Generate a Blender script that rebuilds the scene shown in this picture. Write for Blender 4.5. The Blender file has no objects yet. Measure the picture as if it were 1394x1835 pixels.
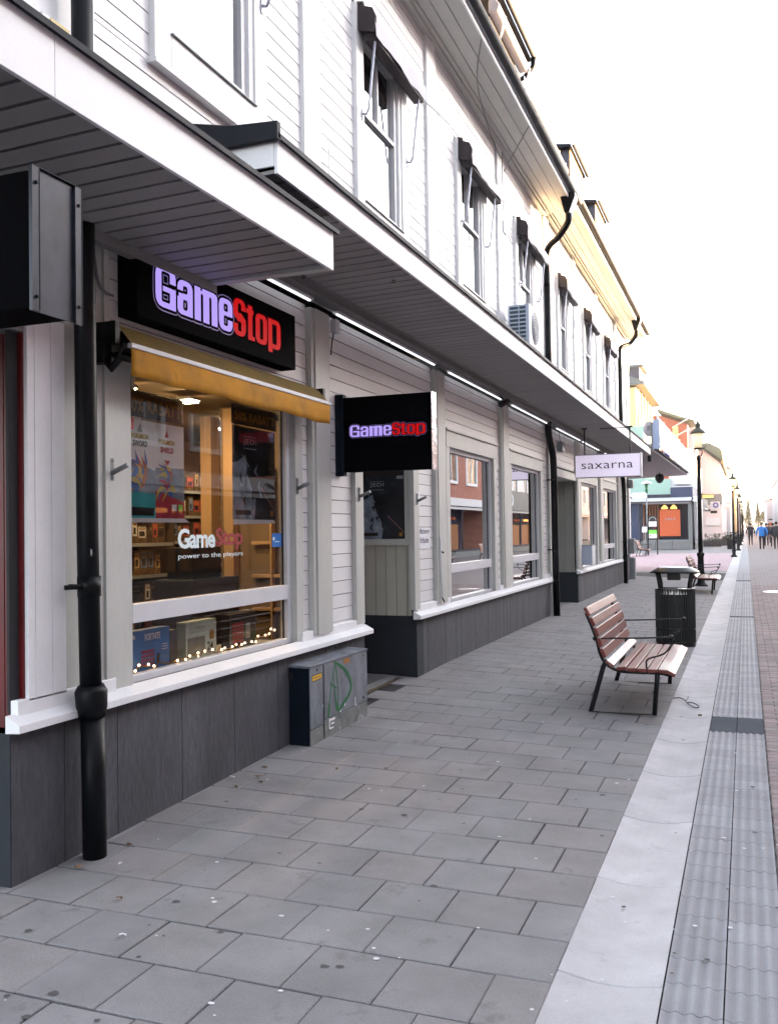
import bpy, math, random
from mathutils import Vector, Matrix
random.seed(7)
R = math.radians
sc = bpy.context.scene
# ---------------------------------------------------------------- camera
cam_d = bpy.data.cameras.new("camera"); cam = bpy.data.objects.new("camera", cam_d)
sc.collection.objects.link(cam); sc.camera = cam
yaw, pitch, roll = 0.37040651, 0.02149271, -0.01442025
fw = Vector((-math.sin(yaw)*math.cos(pitch), math.cos(yaw)*math.cos(pitch), math.sin(pitch)))
r0 = Vector((math.cos(yaw), math.sin(yaw), 0)); u0 = r0.cross(fw)
rt = r0*math.cos(roll) + u0*math.sin(roll); up = -r0*math.sin(roll) + u0*math.cos(roll)
cam.matrix_world = Matrix(((rt.x, up.x, -fw.x, 0), (rt.y, up.y, -fw.y, 0), (rt.z, up.z, -fw.z, 1.6), (0, 0, 0, 1)))
cam_d.sensor_fit = 'VERTICAL'; cam_d.sensor_height = 36.0; cam_d.lens = 1643.53/1835*36
cam_d.clip_start = 0.05; cam_d.clip_end = 2000
# ---------------------------------------------------------------- world, sun, exposure
SUN_EL, SUN_AZ = R(8.0), R(46.0)
w = bpy.data.worlds.new("World"); sc.world = w; w.use_nodes = True
nt = w.node_tree; nt.nodes.clear()
wo = nt.nodes.new('ShaderNodeOutputWorld'); bg = nt.nodes.new('ShaderNodeBackground')
sky = nt.nodes.new('ShaderNodeTexSky'); sky.sky_type = 'NISHITA'; sky.sun_disc = False
sky.sun_elevation = SUN_EL; sky.sun_rotation = SUN_AZ; sky.air_density = 1.0; sky.dust_density = 2.5; sky.ozone_density = 1.0
bw = nt.nodes.new('ShaderNodeRGBToBW'); tint = nt.nodes.new('ShaderNodeMixRGB'); tint.blend_type = 'MULTIPLY'; tint.inputs[0].default_value = 1
tint.inputs[2].default_value = (.995, .987, 1.035, 1)
mx = nt.nodes.new('ShaderNodeMixRGB'); mx.inputs[0].default_value = 0.72
nt.links.new(sky.outputs[0], bw.inputs[0]); nt.links.new(sky.outputs[0], mx.inputs[1]); nt.links.new(bw.outputs[0], tint.inputs[1])
nt.links.new(tint.outputs[0], mx.inputs[2]); nt.links.new(mx.outputs[0], bg.inputs[0]); bg.inputs[1].default_value = 0.15
nt.links.new(bg.outputs[0], wo.inputs[0])
sun_d = bpy.data.lights.new("sun", 'SUN'); sun = bpy.data.objects.new("sun", sun_d); sc.collection.objects.link(sun)
sun_d.energy = 4.5; sun_d.angle = R(0.6); sun_d.color = (1.0, 0.62, 0.30)
sdir = Vector((math.sin(SUN_AZ)*math.cos(SUN_EL), math.cos(SUN_AZ)*math.cos(SUN_EL), math.sin(SUN_EL)))
sun.rotation_euler = sdir.to_track_quat('Z', 'Y').to_euler()
sc.view_settings.view_transform = 'Standard'; sc.view_settings.look = 'None'; sc.view_settings.gamma = 1
sc.view_settings.exposure = 3.58
sc.cycles.use_denoising = True; sc.cycles.max_bounces = 8; sc.cycles.sample_clamp_indirect = 6
sc.cycles.caustics_reflective = False; sc.cycles.caustics_refractive = False

# ---------------------------------------------------------------- materials
MATS = {}
def mat(name, col, rough=.6, metal=0, var=0.0, scale=6, bump=0.0, bscale=60, tint=False, emit=None, es=0, spec=.5,
        stain=None, stretch=(1, 1, 1), var2=0.0, coat=0):
    m = bpy.data.materials.new(name); MATS[name] = m; m.use_nodes = True
    n = m.node_tree; b = n.nodes['Principled BSDF']; L = n.links.new
    b.inputs['Base Color'].default_value = (*col, 1); b.inputs['Roughness'].default_value = rough
    b.inputs['Metallic'].default_value = metal; b.inputs['Specular IOR Level'].default_value = spec
    b.inputs['Coat Weight'].default_value = coat
    geo = n.nodes.new('ShaderNodeNewGeometry'); mp = n.nodes.new('ShaderNodeMapping'); mp.inputs['Scale'].default_value = stretch
    L(geo.outputs['Position'], mp.inputs[0])
    cur = None
    def noise(s, d=5, r=.6):
        t = n.nodes.new('ShaderNodeTexNoise'); t.inputs['Scale'].default_value = s; t.inputs['Detail'].default_value = d
        t.inputs['Roughness'].default_value = r; L(mp.outputs[0], t.inputs['Vector']); return t
    def mul(a, bcol, f=None):
        k = n.nodes.new('ShaderNodeMixRGB'); k.blend_type = 'MULTIPLY'; k.inputs[0].default_value = 1
        if a is None: k.inputs[1].default_value = (*col, 1)
        else: L(a, k.inputs[1])
        L(bcol, k.inputs[2]); return k.outputs[0]
    if var > 0:
        t = noise(scale); r = n.nodes.new('ShaderNodeMapRange'); r.inputs[1].default_value = .3; r.inputs[2].default_value = .7
        r.inputs[3].default_value = 1-var; r.inputs[4].default_value = 1+var; L(t.outputs[0], r.inputs[0]); cur = mul(cur, r.outputs[0])
        r2 = n.nodes.new('ShaderNodeMapRange'); r2.inputs[3].default_value = max(.02, rough-.12); r2.inputs[4].default_value = min(1, rough+.12)
        L(t.outputs[0], r2.inputs[0]); L(r2.outputs[0], b.inputs['Roughness'])
    if var2 > 0:
        t = noise(bscale*1.5, 2); r = n.nodes.new('ShaderNodeMapRange'); r.inputs[1].default_value = .3; r.inputs[2].default_value = .7
        r.inputs[3].default_value = 1-var2; r.inputs[4].default_value = 1+var2; L(t.outputs[0], r.inputs[0]); cur = mul(cur, r.outputs[0])
    if tint:
        a = n.nodes.new('ShaderNodeAttribute'); a.attribute_name = 'tint'; cur = mul(cur, a.outputs['Color'])
    if stain:
        t = noise(stain[1], 6, .7); r = n.nodes.new('ShaderNodeMapRange'); r.inputs[1].default_value = stain[2]; r.inputs[2].default_value = stain[2]+.1
        L(t.outputs[0], r.inputs[0]); k = n.nodes.new('ShaderNodeMixRGB'); L(r.outputs[0], k.inputs[0])
        if cur is None: k.inputs[1].default_value = (*col, 1)
        else: L(cur, k.inputs[1])
        k.inputs[2].default_value = (*stain[0], 1); cur = k.outputs[0]
    if cur is not None: L(cur, b.inputs['Base Color'])
    if bump > 0:
        t = noise(bscale, 4); bp = n.nodes.new('ShaderNodeBump'); bp.inputs['Strength'].default_value = bump; bp.inputs['Distance'].default_value = .01
        L(t.outputs[0], bp.inputs['Height']); L(bp.outputs[0], b.inputs['Normal'])
    if emit:
        b.inputs['Emission Color'].default_value = (*emit, 1); b.inputs['Emission Strength'].default_value = es
    return m

def glass(name, k=1.0, base=0.0, tintc=(.9, .93, .92), wob=.02, ior=1.5):
    m = bpy.data.materials.new(name); MATS[name] = m; m.use_nodes = True; n = m.node_tree; n.nodes.clear(); L = n.links.new
    o = n.nodes.new('ShaderNodeOutputMaterial'); mix = n.nodes.new('ShaderNodeMixShader'); tr = n.nodes.new('ShaderNodeBsdfTransparent')
    gl = n.nodes.new('ShaderNodeBsdfGlossy'); gl.inputs['Roughness'].default_value = 0.0; tr.inputs[0].default_value = (*tintc, 1)
    fr = n.nodes.new('ShaderNodeFresnel'); fr.inputs[0].default_value = ior
    ma = n.nodes.new('ShaderNodeMath'); ma.operation = 'MULTIPLY_ADD'; ma.use_clamp = True; ma.inputs[1].default_value = k; ma.inputs[2].default_value = base
    t = n.nodes.new('ShaderNodeTexNoise'); t.inputs['Scale'].default_value = 1.3; t.inputs['Detail'].default_value = 1
    g = n.nodes.new('ShaderNodeNewGeometry'); L(g.outputs['Position'], t.inputs['Vector'])
    bp = n.nodes.new('ShaderNodeBump'); bp.inputs['Strength'].default_value = wob; bp.inputs['Distance'].default_value = .05; L(t.outputs[0], bp.inputs['Height'])
    L(bp.outputs[0], gl.inputs['Normal'])
    L(fr.outputs[0], ma.inputs[0]); L(ma.outputs[0], mix.inputs[0]); L(tr.outputs[0], mix.inputs[1]); L(gl.outputs[0], mix.inputs[2]); L(mix.outputs[0], o.inputs[0])
    return m

def brickmat(name, c1, c2, cm, bw_, rh, mortar=.008, axes='xy', rough=.85, bump=.4, off=.5, noise=.12):
    m = bpy.data.materials.new(name); MATS[name] = m; m.use_nodes = True; n = m.node_tree; b = n.nodes['Principled BSDF']; L = n.links.new
    b.inputs['Roughness'].default_value = rough
    g = n.nodes.new('ShaderNodeNewGeometry'); s = n.nodes.new('ShaderNodeSeparateXYZ'); c = n.nodes.new('ShaderNodeCombineXYZ')
    L(g.outputs['Position'], s.inputs[0]); I = dict(x=0, y=1, z=2); L(s.outputs[I[axes[0]]], c.inputs[0]); L(s.outputs[I[axes[1]]], c.inputs[1])
    t = n.nodes.new('ShaderNodeTexBrick'); t.inputs['Scale'].default_value = 1; t.inputs['Brick Width'].default_value = bw_
    t.inputs['Row Height'].default_value = rh; t.inputs['Mortar Size'].default_value = mortar; t.offset = off
    t.inputs['Color1'].default_value = (*c1, 1); t.inputs['Color2'].default_value = (*c2, 1); t.inputs['Mortar'].default_value = (*cm, 1)
    L(c.outputs[0], t.inputs['Vector'])
    nz = n.nodes.new('ShaderNodeTexNoise'); nz.inputs['Scale'].default_value = 3; nz.inputs['Detail'].default_value = 6
    r = n.nodes.new('ShaderNodeMapRange'); r.inputs[1].default_value = .3; r.inputs[2].default_value = .7; r.inputs[3].default_value = 1-noise; r.inputs[4].default_value = 1+noise
    L(g.outputs['Position'], nz.inputs['Vector']); L(nz.outputs[0], r.inputs[0])
    k = n.nodes.new('ShaderNodeMixRGB'); k.blend_type = 'MULTIPLY'; k.inputs[0].default_value = 1; L(t.outputs[0], k.inputs[1]); L(r.outputs[0], k.inputs[2])
    L(k.outputs[0], b.inputs['Base Color'])
    bp = n.nodes.new('ShaderNodeBump'); bp.inputs['Strength'].default_value = bump; bp.inputs['Distance'].default_value = .01; bp.invert = True
    L(t.outputs['Fac'], bp.inputs['Height']); L(bp.outputs[0], b.inputs['Normal'])
    return m

M = MATS
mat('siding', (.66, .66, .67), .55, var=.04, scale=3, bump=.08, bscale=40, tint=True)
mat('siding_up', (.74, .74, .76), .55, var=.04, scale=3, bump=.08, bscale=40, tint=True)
mat('groove', (.03, .03, .033), .95)  # behind boards, the shadow in the gaps is put into this colour
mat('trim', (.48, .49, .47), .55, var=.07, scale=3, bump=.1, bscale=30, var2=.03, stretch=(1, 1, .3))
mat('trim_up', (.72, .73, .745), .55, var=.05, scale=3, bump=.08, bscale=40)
mat('white_paint', (.78, .79, .82), .5, var=.05, scale=5, bump=.06, bscale=40, var2=.02)
mat('green_boards', (.43, .43, .37), .6, var=.05, scale=4, tint=True)
mat('beige_boards', (.27, .27, .25), .6, var=.05, scale=4, tint=True)
mat('red_paint', (.11, .003, .006), .5, var=.15, scale=4, tint=True)
mat('plinth', (.062, .064, .076), .8, var=.32, scale=3, bump=.7, bscale=30, var2=.16, stretch=(1, 1, .3), stain=((.11, .11, .12), 14, .66))
mat('plinth_dark', (.012, .017, .025), .8, var=.2, scale=3, bump=.3, bscale=25)
mat('soffit', (.27, .262, .265), .6, var=.08, scale=2, bump=.1, bscale=50, tint=True)
mat('eave_paint', (.46, .47, .45), .6, var=.06, scale=2, tint=True)
mat('black_metal', (.003, .0035, .005), .45, metal=0, var=.2, scale=8, bump=.1, bscale=20, spec=.2)
mat('pipe_black', (.0035, .0045, .0065), .42, var=.3, scale=10, bump=.10, bscale=15, spec=.16, stain=((.016, .018, .02), 30, .70))
mat('roof_metal', (.008, .009, .016), .6, var=.3, scale=6, bump=.15, bscale=12, stain=((.06, .055, .055), 20, .68), spec=.2)
mat('sign_black', (.0012, .0012, .0022), .8, spec=.03)
mat('sign_steel', (.02, .023, .035), .4, metal=.4, var=.4, scale=9, bump=.1, bscale=6, stain=((.12, .12, .14), 5, .62))
mat('chrome', (.55, .55, .6), .15, metal=1, var=.2, scale=30, bump=.4, bscale=14)
mat('alu', (.60, .61, .65), .45, metal=.0, var=.05, scale=9)
mat('alu_dark', (.20, .22, .23), .5, metal=.3, var=.1, scale=9)
mat('letter_white', (.02, .015, .04), .6, emit=(.50, .37, 1.0), es=.080, spec=.1)
mat('letter_red', (.02, .001, .001), .6, emit=(1.0, .006, .010), es=.046, spec=.1)
mat('letter_line', (.02, .01, .04), .5, emit=(.45, .35, .9), es=.022)
mat('led', (.9, .9, 1), .5, emit=(.93, .95, 1.0), es=.22)
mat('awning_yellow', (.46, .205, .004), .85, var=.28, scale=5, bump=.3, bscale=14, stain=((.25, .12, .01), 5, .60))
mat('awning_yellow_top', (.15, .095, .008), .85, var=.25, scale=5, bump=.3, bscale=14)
mat('awning_white', (.40, .40, .46), .8, var=.06, scale=4, bump=.2, bscale=9)
mat('awning_brown', (.025, .018, .022), .7, var=.3, scale=12)
mat('arm_metal', (.38, .40, .48), .4, metal=.4)
mat('cab', (.15, .165, .195), .55, var=.45, scale=5, bump=.15, bscale=30, var2=.12, stain=((.27, .28, .31), 6, .60), stretch=(1, 1, .6))
mat('cab_base', (.15, .16, .16), .8, var=.4, scale=6, stain=((.40, .41, .42), 8, .58))
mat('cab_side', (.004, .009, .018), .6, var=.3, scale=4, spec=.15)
mat('green_paint', (.005, .12, .035), .6, var=.2, scale=10)
mat('sticker_yellow', (.75, .42, .02), .5, var=.1)
mat('sticker_orange', (.32, .13, .02), .6, var=.3, scale=40)
mat('ink', (.008, .008, .01), .6)
mat('ink_blue', (.008, .012, .07), .6)
mat('paper', (.72, .73, .78), .6, var=.04)
mat('chip_white', (.75, .75, .77), .8)
mat('paver', (.214, .209, .218), .85, var=.17, scale=2.6, bump=.5, bscale=110, tint=True, var2=.12, stain=((.155, .15, .154), 4.5, .60))
mat('joint', (.018, .018, .021), .95, var=.3, scale=20)
mat('kerb', (.48, .47, .49), .8, var=.14, scale=3.5, bump=.4, bscale=120, tint=True, var2=.09, stain=((.38, .37, .39), 5, .60))
mat('tactile', (.27, .272, .295), .8, var=.12, scale=4, bump=.2, bscale=150, tint=True, var2=.10)
mat('tactile_dark', (.11, .115, .13), .8, var=.12, scale=4, bump=.3, bscale=150, tint=True)
mat('sett', (.235, .195, .195), .85, var=.15, scale=3, bump=.4, bscale=90, tint=True, var2=.08)
brickmat('street_far', (.27, .23, .235), (.22, .19, .195), (.10, .09, .09), .21, .105)
brickmat('plaza', (.42, .30, .335), (.36, .255, .28), (.25, .18, .20), .35, .35)
brickmat('paver_far', (.235, .23, .24), (.20, .195, .205), (.06, .06, .06), .35, .3465, .006)
brickmat('brick_wall', (.46, .15, .09), (.36, .11, .07), (.28, .22, .2), .25, .08, .01, axes='yz')
mat('ground_dirt', (.18, .17, .17), .9, var=.1)
mat('gum', (.60, .60, .63), .8); mat('gum_dark', (.075, .072, .075), .9)
mat('leaf', (.14, .085, .045), .8, var=.4, scale=40)
mat('bench_wood', (.125, .018, .013), .42, var=.35, scale=14, bump=.25, bscale=50, stretch=(1, .12, 1), stain=((.30, .16, .14), 5.5, .62), spec=.4, coat=.12)
mat('bench_iron', (.003, .0035, .006), .38, spec=.3)
mat('bin_black', (.003, .004, .0045), .35, var=.3, scale=8, spec=.3)
mat('bin_lid', (.10, .12, .24), .2, var=.2, scale=3, metal=.6)
mat('lamp_green', (.035, .045, .035), .5, var=.2)
mat('lamp_glass', (.9, .82, .62), .35, emit=(1, .78, .42), es=.05)
mat('bulb', (.9, .5, .2), .4, emit=(1, .55, .2), es=.1)
mat('interior', (.20, .145, .09), .9, var=.1, scale=1)
mat('interior_floor', (.10, .07, .045), .6)
mat('wood_light', (.50, .33, .17), .6, var=.1, stretch=(1, 1, .1))
mat('shelf', (.055, .038, .026), .6)
mat('warm_lamp', (1, .8, .5), .5, emit=(1, .66, .32), es=27)
mat('fairy', (1, .8, .5), .5, emit=(1, .66, .34), es=.8)
mat('box_brown', (.10, .062, .035), .5, var=.6, scale=26, stain=((.42, .26, .11), 34, .57))
mat('box_front', (.50, .36, .20), .5, var=.5, scale=60, stain=((.05, .03, .03), 45, .52))
mat('carton_blue', (.12, .22, .42), .5, var=.5, scale=50); mat('carton_red', (.42, .06, .05), .5, var=.5, scale=50); mat('carton_white', (.62, .60, .56), .5, var=.4, scale=50, stain=((.1, .08, .3), 40, .55)); mat('carton_black', (.03, .03, .035), .5, var=.5, scale=40)
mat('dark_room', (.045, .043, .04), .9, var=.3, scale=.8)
mat('blind', (.85, .85, .9), .9, emit=(.9, .92, 1), es=.0)
mat('poster_dark', (.006, .010, .018), .35, var=.7, scale=3.5, stain=((.03, .05, .055), 3.5, .58))
mat('poster_grey', (.20, .25, .32), .4, var=.5, scale=7, stain=((.42, .47, .52), 5, .56))
mat('poster_white', (.85, .88, .88), .4, var=.05)
mat('poster_band', (.020, .010, .008), .5, var=.4)
mat('poster_red', (.42, .03, .05), .4, var=.15); mat('poster_teal', (.05, .42, .45), .4, var=.2)
mat('poster_blue', (.05, .16, .48), .4, var=.25, scale=5); mat('poster_yellow', (.55, .40, .06), .5, var=.2); mat('poster_orange', (.50, .16, .05), .5, var=.2)
mat('gold_text', (.30, .15, .02), .5); mat('grey_text', (.28, .31, .33), .5); mat('white_text', (.75, .78, .80), .5)
mat('red_text', (.30, .012, .02), .5); mat('saber', (.35, .16, .17), .5); mat('decal_white', (.62, .72, .76), .5, emit=(.7, .85, .9), es=.012)
mat('calendar_blue', (.03, .18, .55), .4, var=.2); mat('calendar_pale', (.50, .62, .60), .5, var=.15); mat('calendar_dark', (.035, .035, .05), .4, var=.3)
mat('sax', (.72, .66, .78), .4, emit=(.80, .72, .92), es=.045)
mat('ac_white', (.70, .71, .75), .45, var=.03); mat('ac_blue', (.42, .48, .60), .5); mat('ac_dark', (.02, .05, .07), .6)
mat('mint', (.33, .50, .43), .7, var=.04); mat('navy', (.040, .052, .105), .6, var=.1); mat('navy_dark', (.015, .018, .035), .6, var=.1)
mat('stone', (.20, .20, .20), .8, var=.12, scale=2); mat('shop_orange', (.46, .085, .025), .6, emit=(1, .22, .06), es=.016, var=.12, scale=6)
mat('shop_glow', (1, .5, .2), .5, emit=(1, .38, .08), es=.30); mat('wood_slat', (.12, .045, .02), .7, emit=(1, .35, .12), es=.012)
mat('yellow_wall', (.72, .50, .25), .8, var=.05); mat('red_wall', (.24, .075, .055), .8, var=.08); mat('cream_wall', (.66, .58, .58), .8, var=.04)
mat('white_wall', (.70, .68, .70), .8, var=.04); mat('grey_roof', (.10, .12, .13), .6, var=.15); mat('green_roof', (.10, .14, .10), .7, var=.2)
mat('terrace_rail', (.30, .17, .06), .5, var=.1); mat('blue_awning', (.10, .18, .50), .8); mat('balcony_blue', (.38, .50, .74), .4)
mat('dormer_brown', (.04, .026, .02), .5, var=.2)
mat('dark_slate', (.045, .048, .075), .6, var=.2, scale=5)
mat('win_dark', (.03, .035, .045), .12, spec=.8)
mat('needles', (.16, .14, .045), .9, var=.3); mat('bark', (.06, .045, .035), .9, var=.3)
mat('planter_wood', (.10, .085, .08), .9, var=.3); mat('plant_green', (.045, .07, .03), .9, var=.4)
mat('skin', (.45, .28, .21), .6); mat('hair_dark', (.03, .02, .016), .8); mat('hair_brown', (.12, .07, .04), .8)
mat('jacket_blue', (.02, .17, .50), .7, var=.1); mat('jacket_black', (.02, .02, .026), .7, var=.1); mat('jacket_brown', (.09, .04, .035), .7, var=.1)
mat('trousers', (.015, .013, .018), .8); mat('trousers_blue', (.03, .045, .09), .8); mat('shoe', (.01, .01, .01), .5)
mat('lime', (.22, .68, .10), .5); mat('sign_amber', (.8, .5, .15), .5, emit=(1, .6, .2), es=.06); mat('purple', (.10, .06, .35), .5)
mat('rope', (.03, .03, .035), .7); mat('manhole', (.5, .5, .52), .25, metal=.9, var=.1)
mat('cable', (.16, .16, .17), .6); mat('yellow_wood', (.62, .50, .22), .6)
mat('flower_pink', (.5, .12, .3), .8); mat('brown_panel', (.16, .07, .04), .6, var=.3, stretch=(1, 1, .1), emit=(1, .42, .14), es=.018)
glass('glass_shop', .9, .01, (.985, .99, .985), .012)
glass('glass_up', 1.0, .7, (.7, .74, .76), .015)
glass('glass_gf', 2.7, .20, (.8, .83, .83), .012)
glass('glass_balcony', .6, .05, (.9, .95, .95), .0)

# ---------------------------------------------------------------- mesh builder
class B:
    def __init__(s): s.v = []; s.f = []; s.m = []; s.t = []; s.mi = 0; s.names = []; s.sm = []
    def use(s, name):
        if name not in s.names: s.names.append(name)
        s.mi = s.names.index(name); return s
    def face(s, idx, t=1.0, smooth=False): s.f.append(idx); s.m.append(s.mi); s.t.append(t); s.sm.append(smooth)
    def poly(s, pts, t=1.0):
        i = len(s.v); s.v += [tuple(p) for p in pts]; s.face(tuple(range(i, i+len(pts))), t); return s
    def box(s, x0, x1, y0, y1, z0, z1, t=1.0):
        i = len(s.v)
        s.v += [(x0, y0, z0), (x1, y0, z0), (x1, y1, z0), (x0, y1, z0), (x0, y0, z1), (x1, y0, z1), (x1, y1, z1), (x0, y1, z1)]
        for q in ((0, 3, 2, 1), (4, 5, 6, 7), (0, 1, 5, 4), (1, 2, 6, 5), (2, 3, 7, 6), (3, 0, 4, 7)): s.face(tuple(i+k for k in q), t)
        return s
    def prism(s, pts, axis, a0, a1, t=1.0):      # 2-D outline swept along an axis: 'y' -> pts are (x,z); 'x' -> (y,z); 'z' -> (x,y)
        mk = {'y': lambda p, a: (p[0], a, p[1]), 'x': lambda p, a: (a, p[0], p[1]), 'z': lambda p, a: (p[0], p[1], a)}[axis]
        n = len(pts); i = len(s.v); s.v += [mk(p, a0) for p in pts] + [mk(p, a1) for p in pts]
        s.face(tuple(range(i, i+n))[::-1], t); s.face(tuple(range(i+n, i+2*n)), t)
        for k in range(n): j = (k+1) % n; s.face((i+k, i+j, i+n+j, i+n+k), t)
        return s
    def tube(s, pts, r, n=10, caps=True):
        pts = [Vector(p) for p in pts]; rr = r if isinstance(r, (list, tuple)) else [r]*len(pts); rings = []
        prev = None
        for k, p in enumerate(pts):
            d = ((pts[min(k+1, len(pts)-1)]-p).normalized() + (p-pts[max(k-1, 0)]).normalized())
            d = d.normalized() if d.length > 1e-6 else Vector((0, 0, 1))
            if prev is None:
                a = Vector((0, 0, 1)) if abs(d.z) < .9 else Vector((1, 0, 0)); u = d.cross(a).normalized()
            else:
                u = (prev - d*prev.dot(d)); u = u.normalized()
            prev = u; v = d.cross(u); i = len(s.v); rings.append(i)
            for q in range(n):
                an = 2*math.pi*q/n; s.v.append(tuple(p + (u*math.cos(an)+v*math.sin(an))*rr[k]))
        for k in range(len(rings)-1):
            a, b = rings[k], rings[k+1]
            for q in range(n): w_ = (q+1) % n; s.face((a+q, a+w_, b+w_, b+q), 1, True)
        if caps: s.face(tuple(rings[0]+q for q in range(n))[::-1]); s.face(tuple(rings[-1]+q for q in range(n)))
        return s
    def lathe(s, prof, cx, cy, n=24, cz=0, rot=0):
        rings = []
        for (r, z) in prof:
            i = len(s.v); rings.append(i)
            for q in range(n): a = 2*math.pi*q/n+rot; s.v.append((cx+r*math.cos(a), cy+r*math.sin(a), cz+z))
        for k in range(len(rings)-1):
            a, b = rings[k], rings[k+1]
            for q in range(n): w_ = (q+1) % n; s.face((a+q, a+w_, b+w_, b+q), 1, n > 8)
        s.face(tuple(rings[0]+q for q in range(n))[::-1]); s.face(tuple(rings[-1]+q for q in range(n)))
        return s
    def ball(s, c, r, n=12, m=8, sq=(1, 1, 1)):
        prof = [(r*math.sin(math.pi*k/m)+1e-5, -r*math.cos(math.pi*k/m)) for k in range(m+1)]
        i0 = len(s.v); s.lathe(prof, 0, 0, n)
        for i in range(i0, len(s.v)): p = s.v[i]; s.v[i] = (c[0]+p[0]*sq[0], c[1]+p[1]*sq[1], c[2]+p[2]*sq[2])
        return s
    def build(s, name, mt=None, parent=None, bevel=0, loc=None):
        me = bpy.data.meshes.new(name); me.from_pydata(s.v, [], s.f)
        if mt and not s.names: s.names = [mt]
        elif mt: s.names = [mt] + [x for x in s.names if x != mt] if mt not in s.names else s.names
        for n_ in s.names: me.materials.append(M[n_])
        me.polygons.foreach_set('material_index', s.m); me.polygons.foreach_set('use_smooth', s.sm)
        ca = me.color_attributes.new('tint', 'FLOAT_COLOR', 'CORNER'); cols = []
        for f_, t in zip(s.f, s.t):
            c = (t, t, t, 1) if not isinstance(t, tuple) else (*t, 1)
            cols += list(c)*len(f_)
        ca.data.foreach_set('color', cols); me.update()
        o = bpy.data.objects.new(name, me); sc.collection.objects.link(o)
        if parent is not None: attach(o, parent)
        if bevel:
            b = o.modifiers.new('bevel', 'BEVEL'); b.width = bevel; b.segments = 2; b.limit_method = 'ANGLE'
        return o
WLOC = {}
def attach(o, p):
    o.parent = p; base = WLOC.get(p.name, Vector((0, 0, 0))); o.location = -base; WLOC[o.name] = Vector((0, 0, 0))
def root(name, loc=(0, 0, 0), label=None, cat=None, group=None):
    o = bpy.data.objects.new(name, None); sc.collection.objects.link(o); o.location = loc; WLOC[o.name] = Vector(loc); o.empty_display_size = .1
    if label: tag(o, label, cat, group)
    return o
def tag(o, label, cat, group=None):
    o['label'] = label; o['category'] = cat
    if group: o['group'] = group
    return o
def struct(o): o['kind'] = 'structure'; return o
def dup(o, parent=None):
    c = o.copy(); sc.collection.objects.link(c); c.parent = parent
    for ch in list(o.children): dup(ch, c)
    return c
def place(o, loc, rz=0, label=None, scale=None):
    o.location = loc; o.rotation_euler = (0, 0, rz)
    if label: o['label'] = label
    if scale: o.scale = (scale,)*3
    return o
def text_pts(s, off=0.0, spacing=1.0):
    cu = bpy.data.curves.new('t', 'FONT'); cu.body = s; cu.offset = off; cu.space_character = spacing; cu.resolution_u = 3
    cu.fill_mode = 'FRONT'
    o = bpy.data.objects.new('t', cu); sc.collection.objects.link(o)
    dg = bpy.context.evaluated_depsgraph_get(); dg.update(); me = bpy.data.meshes.new_from_object(o.evaluated_get(dg))
    vs = [v.co.copy() for v in me.vertices]; fs = [tuple(p.vertices) for p in me.polygons]
    bpy.data.objects.remove(o); bpy.data.curves.remove(cu); bpy.data.meshes.remove(me)
    return vs, fs
def text(b, s, O, U, V, w_, h_, off=0.0, spacing=1.0, mt='ink', thick=0.0, ref=None):
    """write s on the plane O + U*x + V*y, fitted to w_ by h_ metres"""
    vs, fs = text_pts(s, off, spacing); b.use(mt)
    x0 = min(v.x for v in vs); x1 = max(v.x for v in vs); y0 = min(v.y for v in vs); y1 = max(v.y for v in vs)
    if ref: y0, y1 = ref
    O, U, V = Vector(O), Vector(U), Vector(V); N = U.cross(V); i = len(b.v)
    P = [O + U*((v.x-x0)/(x1-x0)*w_) + V*((v.y-y0)/(y1-y0)*h_) for v in vs]
    if thick <= 0:
        b.v += [tuple(p) for p in P]
        for f_ in fs: b.face(tuple(i+k for k in f_))
    else:
        n = len(P); b.v += [tuple(p+N*thick) for p in P] + [tuple(p) for p in P]
        ed = {}
        for f_ in fs:
            b.face(tuple(i+k for k in f_))
            for a, c in zip(f_, f_[1:]+f_[:1]): ed[(a, c)] = ed.get((a, c), 0)+1
        for (a, c) in ed:
            if (c, a) not in ed: b.face((i+a, i+n+a, i+n+c, i+c))
    return b
def rect(b, O, U, V, w_, h_, mt):
    O, U, V = Vector(O), Vector(U), Vector(V); b.use(mt); b.poly([O, O+U*w_, O+U*w_+V*h_, O+V*h_]); return b
def stroke(b, pts, wd, O, U, V, mt):
    O, U, V = Vector(O), Vector(U), Vector(V); b.use(mt); pts = [Vector(p) for p in pts]; L_, R_ = [], []
    for k, p in enumerate(pts):
        d = (pts[min(k+1, len(pts)-1)]-pts[max(k-1, 0)]).normalized(); n = Vector((-d.y, d.x)); ww = wd[k] if isinstance(wd, list) else wd
        a, c = p+n*ww/2, p-n*ww/2; L_.append(O+U*a.x+V*a.y); R_.append(O+U*c.x+V*c.y)
    for k in range(len(pts)-1): b.poly([L_[k], R_[k], R_[k+1], L_[k+1]])
    return b
def catmull(P, n=6):
    P = [Vector(p) for p in P]; out = []
    for i in range(len(P)-1):
        a, b_, c, d = P[max(i-1, 0)], P[i], P[i+1], P[min(i+2, len(P)-1)]
        for k in range(n):
            t = k/n; out.append(.5*((2*b_)+(c-a)*t+(2*a-5*b_+4*c-d)*t*t+(3*b_-a-3*c+d)*t**3))
    return out + [P[-1]]
X_, Y_, Z_ = Vector((1, 0, 0)), Vector((0, 1, 0)), Vector((0, 0, 1))

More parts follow.
